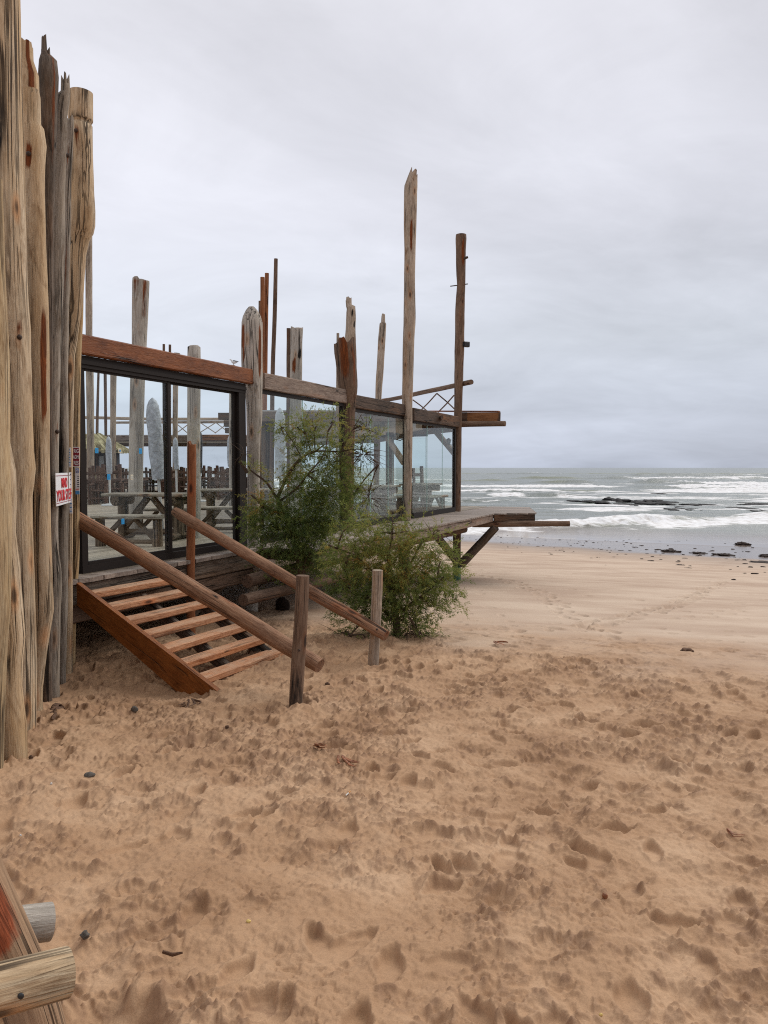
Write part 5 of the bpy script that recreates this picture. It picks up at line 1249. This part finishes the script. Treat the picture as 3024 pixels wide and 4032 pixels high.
# thatched hut
hut = thing('thatched_hut', 'dark hut with a pale reed thatch roof behind the left door pane', 'hut', (-12.5, 32, DECK))
x1 = ux(452, 31); xe = ux(480, 30.6)
mb = MB(); mb.box((x1 - 2.4, 31.35, DECK + 1.0), (4.8, .6, 2.0), bev=.01); mk('wall', mb, M['hutdark'], hut)
mk('window', MB().box((ux(398, 31), 31.07, DECK + 1.35), (.30, .05, .7), bev=.005), M['lampglass'], hut)
for u in (452, 418, 330): mk('post', MB().tube([(ux(u, 30.7), 30.75, DECK), (ux(u, 30.7), 30.75, 3.05)], .09, n=10, sub=.5), M['dark'], hut)
def roof(xr, xl, y0, y1, ze, zr, rx0, rx1, nm):
    mb = MB(); rr = random.Random(2); ym = (y0 + y1) / 2
    def strip(a, b, c, d, n):      # eave a-b, ridge d-c, in reed-wide slats running down the slope
        for i in range(n):
            t0, t1 = i / n, (i + 1) / n; dz = rr.uniform(-.02, .03); ex = rr.uniform(0, .09)
            e0, e1, r1, r0 = a.lerp(b, t0), a.lerp(b, t1), d.lerp(c, t1), d.lerp(c, t0)
            dn = (e0 - r0).normalized(); o = Vector((0, 0, dz)); off = rr.uniform(0, 60)
            ids = [mb.add(p + o, (off + i * .3, 0, q)) for p, q in ((e0 + dn * ex, 2), (e1 + dn * ex, 2), (r1, 0), (r0, 0))]
            lo = [mb.add(Vector(mb.v[k]) - Vector((0, 0, .12)), (off + i * .3, .1, q)) for k, q in zip(ids, (2, 2, 0, 0))]
            mb.face(ids, False); mb.face(lo[::-1], False)
            for i_ in range(4): j = (i_ + 1) % 4; mb.face((ids[i_], lo[i_], lo[j], ids[j]), False)
    A, B_, C_, D_ = Vector((xl, y0, ze)), Vector((xr, y0, ze)), Vector((xr, y1, ze)), Vector((xl, y1, ze)); R0, R1 = Vector((rx0, ym, zr)), Vector((rx1, ym, zr))
    strip(A, B_, R1, R0, 60); strip(B_, C_, R1, R1, 26); strip(C_, D_, R0, R1, 40); strip(D_, A, R0, R0, 20)
    return fixn(mk(nm, mb, M['thatch'], hut))
roof(xe, xe - 6.5, 30.2, 31.7, 3.02, 3.66, xe - 4.5, xe - .95, 'roof')
roof(ux(362, 29.6), ux(362, 29.6) - 4, 29.0, 30.1, 3.22, 3.62, ux(340, 29.6) - 2, ux(340, 29.6), 'porch_roof')
pl = thing('reed_planter', 'reed clad box on black tubs at the left edge of the terrace view', 'planter', (ux(330, 28), 28.5, DECK))
mb = MB()
for k in range(26): mb.tube([(ux(304, 28) + k * .026, 28.2, DECK + .42), (ux(304, 28) + k * .026, 28.2, DECK + 1.02)], .0145, n=6, wob=.02)
mb.box((ux(304, 28) + .33, 28.5, DECK + .72), (.68, .5, .58), bev=.01)
mk('reed_cladding', mb, M['thatch'], pl)
for k in range(2): mk('tub', MB().tube([(ux(326, 28) + k * .36, 28.4, DECK), (ux(326, 28) + k * .36, 28.4, DECK + .40)], [.16, .2], n=16, wob=.02), M['bin'], pl)

# ------------------------------------------------------------------ tamarisk shrubs
def shrub(label, trunkpts, clumps, bares, Y, seed, limbs=()):
    rr = np.random.default_rng(seed); pr = random.Random(seed); random.seed(seed)
    base = P(trunkpts[0][0], trunkpts[0][1], Y); base.z = gz(base.x, base.y)
    t = thing('tamarisk_shrub', label, 'shrub', base)
    tp = [P(u, v, Y + dy) for u, v, dy in trunkpts]; tp[0].z = gz(tp[0].x, tp[0].y) - .1
    br = MB(); br.tube(tp, [.06 - .03 * i / (len(tp) - 1) for i in range(len(tp))], n=10, sub=.1, wob=.15)
    for lp in limbs:
        br.tube([P(u, v, Y + dy) for u, v, dy in lp[0]], [lp[1] + (lp[2] - lp[1]) * i / (len(lp[0]) - 1) for i in range(len(lp[0]))], n=8, sub=.08, wob=.15)
    V = []; T_ = []
    anchors = list(tp[1:]) + [P(u, v, Y + dy) for lp in limbs for u, v, dy in lp[0][1:]]
    m = Y / FPX
    def twig(p, d, L, droop, r0):
        pts = [p]; q = p.copy(); dd = d.copy()
        for _ in range(4):
            dd = (dd + Vector((pr.gauss(0, .15), pr.gauss(0, .15), -droop + pr.gauss(0, .12)))).normalized(); q = q + dd * (L / 4); pts.append(q.copy())
        br.tube(pts, [r0, r0 * .8, r0 * .6, r0 * .45, r0 * .25], n=4, wob=0, cap=False); return pts
    for (u, v, ru, rv, tint, dens, *opt) in clumps:
        dy = opt[0] if opt else 0.0
        c = P(u, v, Y + dy); rx, rz = ru * m, rv * m; ry = .75 * (rx + rz) / 2
        a = min(anchors, key=lambda q: (q - c).length)
        mid = (a + c) / 2 + Vector((pr.gauss(0, .05), pr.gauss(0, .05), pr.uniform(0, .1)))
        br.tube([a, mid, c], [.014, .010, .006], n=6, sub=.1, wob=.1)
        nt = max(14, int(dens * (rx * rz) / (.1 * .1) * 21))
        for k in range(nt):
            d = rr.normal(size=3); d /= np.linalg.norm(d); rad = rr.random() ** .5 * (1.3 if k % 5 == 0 else 1.0)
            p = c + Vector((d[0] * rx * rad, d[1] * ry * rad, d[2] * rz * rad))
            out = Vector((d[0] * .8, d[1] * .6, d[2] * .5 + .55)).normalized()
            L = rr.uniform(.12, .32); droop = rr.uniform(.0, .55)
            pts = twig(p, out, L, droop, .0032) if k % 8 == 0 else None
            if pts is None:
                dd = out.copy(); q = p.copy(); pts = [q.copy()]
                for _ in range(4): dd = (dd + Vector((0, 0, -droop))).normalized(); q = q + dd * (L / 4); pts.append(q.copy())
            pa = np.array([tuple(x) for x in pts])
            n = int(24 * L / .17); tt = np.sort(rr.random(n)) * 4; i = np.minimum(tt.astype(int), 3); f = (tt - i)[:, None]
            o = pa[i] * (1 - f) + pa[i + 1] * f; ax = pa[i + 1] - pa[i]; ax /= np.linalg.norm(ax, axis=1)[:, None]
            sd_ = rr.normal(size=(n, 3)); sd_ -= ax * (sd_ * ax).sum(1)[:, None]; sd_ /= np.linalg.norm(sd_, axis=1)[:, None]
            ld = ax * .75 + sd_ * .65 + np.array([0, 0, -.1]); ld /= np.linalg.norm(ld, axis=1)[:, None]
            l = rr.uniform(.028, .062, n)[:, None]; wd = np.cross(ld, rr.normal(size=(n, 3))); wd /= np.linalg.norm(wd, axis=1)[:, None]; wv = wd * rr.uniform(.0026, .0048, n)[:, None]
            q = np.stack([o, o + ld * l * .5 + wv, o + ld * l, o + ld * l * .5 - wv], 1)
            V.append(q.reshape(-1, 3)); tw = np.clip(tint * .9 + .03 + rr.normal() * .15, 0, 1)
            T_.append(np.repeat(np.clip(tw + rr.normal(size=n) * .07, 0, 1), 4))
    for (u, v, ru, rv, n) in bares:
        c = P(u, v, Y); rx, rz = ru * m, rv * m
        a = min(anchors, key=lambda q: (q - c).length); br.tube([a, (a + c) / 2 + Vector((0, 0, .06)), c], [.012, .009, .006], n=6, sub=.1, wob=.1)
        for k in range(n):
            d = Vector((pr.gauss(0, 1), pr.gauss(0, .8), pr.gauss(0, 1))).normalized(); p = c + Vector((d.x * rx, d.y * rx, d.z * rz)) * pr.random() * .7
            twig(p, Vector((d.x, d.y, d.z * .6 + .1)).normalized(), pr.uniform(.12, .34), pr.uniform(.05, .35), .005)
    mk('trunk', br, M['twig'], t)
    V = np.concatenate(V); T_ = np.concatenate(T_); n = len(V) // 4
    me = bpy.data.meshes.new('foliage'); me.vertices.add(len(V)); me.vertices.foreach_set('co', V.astype('f').ravel())
    me.loops.add(len(V)); me.loops.foreach_set('vertex_index', np.arange(len(V), dtype='i')); me.polygons.add(n)
    me.polygons.foreach_set('loop_start', np.arange(0, n * 4, 4, dtype='i')); me.polygons.foreach_set('loop_total', np.full(n, 4, 'i'))
    at = me.attributes.new('tint', 'FLOAT', 'POINT'); at.data.foreach_set('value', T_.astype('f')); me.update(calc_edges=True)
    link('foliage', me, M['leaf'], t); print('shrub', n)
shrub('taller wispy tamarisk shrub leaning over the glass front', [(1190, 2420, 0), (1185, 2250, 0), (1140, 2080, .05), (1092, 1965, .05)],
      [(1105, 1672, 22, 30, .55, .9), (1120, 1715, 25, 25, .45, .9), (1186, 1680, 32, 50, .55, .8), (1228, 1675, 24, 50, .62, .8), (1300, 1668, 28, 55, .55, .8), (1160, 1745, 32, 35, .4, .8), (1262, 1740, 50, 40, .5, .6), (1345, 1745, 40, 35, .5, .6),
       (1215, 1800, 60, 40, .42, .7), (1340, 1800, 55, 50, .45, .7), (1160, 1850, 40, 40, .85, .6), (1250, 1870, 90, 60, .4, .9), (1345, 1890, 50, 70, .35, .8), (1200, 1930, 80, 50, .35, 1.0), (1310, 1960, 75, 70, .35, 1.0), (1105, 1900, 40, 40, .6, .4),
       (1075, 2040, 80, 65, .3, 1.1), (1180, 2040, 100, 75, .22, 1.3), (1035, 2065, 50, 50, .38, .8), (1130, 2120, 110, 60, .2, 1.3), (1230, 2150, 70, 90, .22, 1.2), (1250, 2050, 60, 70, .3, 1.0), (1190, 2220, 70, 70, .18, 1.0), (1035, 1985, 40, 40, .9, .6), (1385, 1960, 45, 70, .4, .8),
       (1400, 1740, 30, 30, .5, .5), (1470, 1700, 22, 26, .5, .9), (1065, 2265, 40, 45, .3, .5), (985, 1840, 26, 20, .6, .5), (1030, 2110, 40, 40, .3, .7), (985, 2035, 20, 22, .5, .5), (1335, 2060, 50, 70, .35, .7)],
      [(1430, 1790, 70, 90, 80), (1440, 1690, 60, 50, 24), (1450, 1960, 55, 60, 30), (960, 1790, 22, 22, 10), (1300, 1830, 60, 60, 30)], 11.6, 71,
      limbs=[([(1092, 1965, .05), (1131, 1877, 0), (1178, 1812, 0), (1240, 1778, 0), (1340, 1779, .05)], .028, .010), ([(1100, 1975, .05), (1168, 1923, -.05), (1210, 1870, -.1), (1275, 1790, -.1), (1290, 1700, -.1)], .02, .006),
             ([(1181, 1790, 0), (1150, 1735, 0), (1115, 1685, 0)], .009, .004), ([(1223, 1775, 0), (1205, 1710, 0), (1185, 1642, 0)], .009, .003), ([(1241, 1770, 0), (1236, 1700, 0), (1228, 1640, 0)], .009, .003),
             ([(1340, 1779, 0), (1390, 1690, 0), (1430, 1622, 0)], .010, .003), ([(1340, 1779, 0), (1420, 1770, 0), (1490, 1830, 0)], .010, .003), ([(1092, 1965, .05), (1050, 1900, 0), (1010, 1870, 0), (985, 1850, 0)], .022, .012),
             ([(1120, 2030, .05), (1040, 1990, 0), (990, 1948, 0)], .026, .018), ([(975, 1862, .1), (945, 1815, .1)], .03, .028)])
shrub('low dense tamarisk bush on the sand in front of the walkway', [(1570, 2560, 0), (1560, 2450, 0), (1540, 2300, 0), (1530, 2180, 0)],
      [(1440, 2170, 75, 55, .45, .9, .1), (1550, 2140, 80, 50, .55, .9), (1650, 2150, 80, 55, .5, .9), (1735, 2210, 50, 60, .5, .9), (1360, 2215, 65, 55, .38, .9, .1), (1470, 2240, 100, 70, .68, 1.0), (1560, 2230, 90, 60, .8, .8), (1620, 2280, 110, 80, .42, 1.1), (1730, 2310, 60, 75, .42, 1.0),
       (1385, 2330, 80, 75, .2, 1.2, -.05), (1470, 2370, 90, 70, .3, 1.1), (1590, 2380, 100, 70, .35, 1.1), (1690, 2390, 70, 60, .4, .8), (1400, 2430, 65, 55, .25, .8), (1520, 2450, 70, 60, .25, 1.0), (1340, 2500, 35, 45, .3, .5), (1390, 2530, 45, 30, .3, .6), (1450, 2540, 50, 28, .3, .6),
       (1610, 2470, 50, 60, .35, .5), (1690, 2545, 22, 40, .22, 1.6), (1655, 2450, 40, 60, .35, .6), (1545, 2065, 18, 55, .58, .8), (1725, 2095, 35, 22, .6, .6), (1610, 2090, 18, 40, .6, .7), (1300, 2150, 40, 28, .6, .5), (1770, 2270, 30, 45, .45, .7), (1390, 2130, 45, 55, .5, .7), (1400, 2050, 32, 50, .5, .7), (1575, 2540, 30, 25, .3, .6), (1480, 2110, 50, 40, .55, .7), (1540, 2320, 60, 60, .7, .6), (1760, 2380, 28, 30, .45, .6)],
      [(1610, 2470, 70, 80, 50), (1570, 2400, 60, 60, 30), (1660, 2500, 40, 50, 26), (1345, 2500, 60, 40, 20), (1700, 2110, 50, 30, 8), (1540, 2060, 15, 40, 5)], 10.3, 73,
      limbs=[([(1540, 2300, 0), (1470, 2250, 0), (1400, 2190, 0), (1330, 2160, 0)], .022, .006), ([(1540, 2300, 0), (1610, 2230, 0), (1660, 2140, 0), (1730, 2090, 0)], .022, .004), ([(1560, 2450, 0), (1480, 2380, 0), (1400, 2330, 0), (1350, 2300, 0)], .022, .006),
             ([(1560, 2420, 0), (1640, 2360, 0), (1720, 2300, 0)], .022, .006), ([(1560, 2450, 0), (1600, 2420, -.1), (1650, 2500, -.1), (1690, 2570, -.1)], .016, .006), ([(1560, 2450, 0), (1460, 2430, -.1), (1380, 2500, -.1), (1340, 2560, -.1)], .016, .006), ([(1530, 2180, 0), (1545, 2100, 0), (1543, 2010, 0)], .010, .003)])

# ------------------------------------------------------------------ log table frame in the near left corner
fr_ = thing('log_table', 'corner of a chunky log table frame with a red stained leg, bottom left', 'table', P(160, 4150, 2.5))
lp = [P(-330, 2900, 2.55), P(-118, 3400, 2.55), P(62, 3800, 2.55), P(135, 4000, 2.55), P(200, 4260, 2.55)]
mk('leg', MB().tube(lp[::-1], .088, n=26, sub=.06, wob=.04, stains=((FRONT + .55, .50, .85, .10, .85), (FRONT + .3, .12, 1.2, .10, -.25))), M['tleg'], fr_)
mk('crossbar', MB().tube([P(-700, 3750, 2.35), P(-200, 3682, 2.57), P(199, 3628, 2.76)], [.068, .068, .066], n=24, sub=.05, wob=.03), M['palegrey'], fr_)
cb = mk('crossbar', MB().tube([P(-900, 4160, 1.85), P(-400, 4005, 2.06), P(0, 3896, 2.24), P(263, 3828, 2.37)], [.074, .076, .076, .075], n=28, sub=.04, wob=.03, stains=((R(108), .80, .30, .026, -1.3), (R(50), .9, .3, .12, .25))), M['bolted'], fr_)
mb = MB().blob(P(82, 3922, 2.20), (.010, .006, .010), nz=.1); mk('bolt', mb, M['black'], fr_)
lp2 = [P(-900, 3000, 2.55), P(-700, 3800, 2.55)]; e2 = Vector((lp2[1].x - .1, lp2[1].y, gz(lp2[1].x, lp2[1].y) - .15))
mk('leg', MB().tube([e2, lp2[1], lp2[0]], .088, n=20, sub=.1, wob=.04), M['bolted'], fr_)

# ------------------------------------------------------------------ small things on the sand
random.seed(12)
def on_sand(u, v): q = gpix(u, v); q.z = gz(q.x, q.y); return q
def lump(u, v, w, h, mat, name, label, cat, nz=.3, dep=None, group=None):
    q = on_sand(u, v); k = q.y / FPX
    r = (w * k / 2, (dep or w * .7) * k / 2, h * k / 2 * 1.5)
    return mk(name, MB().blob(q + Vector((0, 0, r[2] * .35)), r, nz=nz, seed=random.uniform(0, 50)), M[mat], None, label, cat, group)
lump(530, 2816, 28, 17, 'stone', 'beach_stone', 'small dark grey stone between the palisade and the steps', 'stone')
lump(895, 2890, 22, 15, 'weedbrown', 'beach_stone', 'brown lump of sand crusted stone below the dark handrail post', 'stone')
lump(353, 3086, 44, 16, 'stone', 'beach_stone', 'flat half buried grey stone near the foot of the palisade', 'stone')
lump(124, 3038, 20, 12, 'weedbrown', 'seaweed', 'dark scrap of weed just right of the nearest palisade logs', 'seaweed', nz=.6)
lump(1288, 2712, 20, 9, 'weedbrown', 'seaweed', 'black scrap of weed right of the dark handrail post', 'seaweed', nz=.6)
lump(2702, 2568, 50, 14, 'weedbrown', 'seaweed', 'brown mound of weed on the edge of the trodden sand at right', 'seaweed', nz=.5)
lump(2380, 3573, 22, 18, 'kelp', 'dried_kelp', 'orange scrap of kelp alone on the right of the trodden sand', 'seaweed', nz=.7)
lump(336, 3736, 36, 22, 'stone', 'broken_shell', 'grey and white broken shell right of the log table', 'shell', nz=.6)
lump(203, 3124, 9, 8, 'shell', 'shell_chip', 'tiny white chip below the flat half buried stone', 'shell')
lump(82, 3322, 9, 9, 'shell', 'shell_chip', 'tiny white chip above the log table leg', 'shell')
lump(979, 3672, 19, 11, 'yellow', 'yellow_scrap', 'pale yellow scrap lying on a footprint', 'litter', nz=.4)
lump(2366, 4018, 15, 9, 'yellow', 'yellow_scrap', 'yellow scrap at the bottom edge of the photo', 'litter', nz=.4)
lump(1112, 2403, 62, 48, 'weed', 'beach_stone', 'dark boulder in the shade under the terrace deck', 'stone', nz=.2)
def strands(pts, mat, name, label, r=.006, n=5, spread=.05):
    mb = MB(); q0 = [on_sand(u, v) + Vector((0, 0, .012)) for u, v in pts]
    for k in range(n):
        o = Vector((random.gauss(0, spread), random.gauss(0, spread), random.uniform(0, .02)))
        mb.tube([q + o * (1 if i else .3) + Vector((0, 0, random.uniform(0, .02))) for i, q in enumerate(q0)], [r, r * 1.2, r * .6][:len(q0)] if len(q0) > 2 else [r, r * .6], n=6, sub=.03, wob=.3, flat=(1.6, .6))
    return mk(name, mb, M[mat], None, label, 'seaweed')
strands([(745, 2775), (733, 2786), (715, 2796)], 'weedbrown', 'dried_kelp', 'brown kelp stalk below the steps')
strands([(1345, 3030), (1372, 3044), (1396, 3052)], 'kelp', 'dried_kelp', 'curled orange kelp scrap right of the middle of the trodden sand', spread=.03)
strands([(1240, 2980), (1258, 2988), (1278, 2996)], 'kelp', 'dried_kelp', 'small orange kelp scrap above and left of the curled one', spread=.02)
strands([(1950, 2540), (1970, 2546), (1986, 2548)], 'kelp', 'dried_kelp', 'reddish kelp scrap near the far edge of the trodden sand', spread=.04)
strands([(245, 2796), (222, 2815), (196, 2848)], 'weedbrown', 'dried_kelp', 'long brown strap of kelp at the foot of the palisade', r=.016, n=2, spread=.03)
strands([(2862, 3296), (2885, 3312), (2930, 3326)], 'kelp', 'dried_kelp', 'thin orange twig of kelp at the right edge of the sand', r=.004, n=2, spread=.01)
strands([(640, 3795), (680, 3798), (720, 3796)], 'weedbrown', 'driftwood_stick', 'brown stick lying flat right of the log table', r=.005, n=1, spread=.0)
q = on_sand(1366, 3171)
cg = thing('cigarette_butt', 'tiny white cigarette end with an orange filter', 'litter', q)
mk('paper', MB().tube([q + Vector((-.006, 0, .008)), q + Vector((.010, .02, .016))], .0045, n=8, wob=0), M['shell'], cg); mk('filter', MB().tube([q + Vector((.010, .02, .016)), q + Vector((.020, .033, .021))], .0047, n=8, wob=0), M['filter'], cg)

# weed and stones strewn along the wet sand
SW = 'small dark clump of seaweed strewn on the wet sand near the water'
for k in range(230):
    u = random.uniform(1840, 3060); vv = 2118 + (u - 1840) * .055 + random.gauss(0, 1) * (16 + (u - 1840) * .022)
    if vv < 2100: continue
    q = gpix(u, vv); q.z = float(ground0(np.array(q.x), np.array(q.y)))
    s = random.uniform(.018, .055) * (1 + (u > 2500) * .7)
    mk('seaweed_clump', MB().blob(q + Vector((0, 0, s * .1)), (s * random.uniform(1, 2.4), s, s * .35), nu=9, nv=6, nz=.6, seed=k), M['weed'], None, SW, 'seaweed', 'seaweed clumps strewn on the wet sand')
for (u, v, w, h, lab) in ((2920, 2146, 62, 18, 'largest dark weed covered rock at the edge of the wash'), (2640, 2172, 80, 13, 'dark ridge of weed left of the largest wash rock'), (2750, 2180, 70, 9, 'low dark weed bank below the largest wash rock'),
                          (2850, 2186, 90, 10, 'long dark weed bank at the edge of the dry sand on the right'), (3010, 2192, 50, 12, 'dark weed lump at the right edge of the wet sand'), (2762, 2110, 24, 8, 'small rock alone in the white wash'), (3000, 2216, 100, 7, 'flat dark streak of weed at the right edge of the dry beach'), (2680, 2226, 36, 5, 'thin dark streak of weed alone on the dry beach')):
    q = gpix(u, v); q.z = float(ground0(np.array(q.x), np.array(q.y))); kx = q.y / FPX
    mk('weed_rock', MB().blob(q, (w * kx * .4, w * kx * .5, h * kx * .55), nu=20, nv=12, nz=.75, f=3.0, seed=random.uniform(0, 90)), M['weed'], None, lab, 'rock')
# reef of black rocks in the sea
def reef(u0, u1, v0, v1, lab, n, seed):
    random.seed(seed); vb_ = v1; d = (EYE - SEA) * FPX / (vb_ - HORIZON); mb = MB()
    for k in range(n):
        t = (k + .5) / n; u = u0 + (u1 - u0) * t; w = (u1 - u0) / n * random.uniform(1.0, 1.7); hh = (v1 - v0) * random.uniform(.35, 1.0) * (1 - abs(t - .45) * .8)
        c = P(u, vb_, d + random.uniform(-4, 6)); c.z = SEA - .05; kx = d / FPX
        mb.blob(c, (w * kx * .6, random.uniform(2.0, 5), hh * kx * .42), nu=18, nv=10, nz=.55, f=2.0, seed=random.uniform(0, 99))
    mk('reef_rock', mb, M['rock'], None, lab, 'rock')
reef(2250, 2640, 1946, 1975, 'long black reef breaking the water right of the outrigger log', 9, 1)
reef(2450, 2640, 1964, 1981, 'low black rocks in front of the long reef', 5, 2)
reef(2590, 2730, 1990, 2005, 'flat black rocks nearest the shore in the sea', 4, 3)
reef(2670, 2800, 1980, 1992, 'thin black rocks right of the long reef', 4, 4)
reef(2890, 3040, 1998, 2010, 'black rocks at the right edge, nearer the shore', 4, 5)
reef(2930, 3040, 1974, 1984, 'black rocks at the right edge, farther out', 3, 6)
reef(2575, 2640, 1933, 1941, 'small black rock behind the long reef', 3, 7)
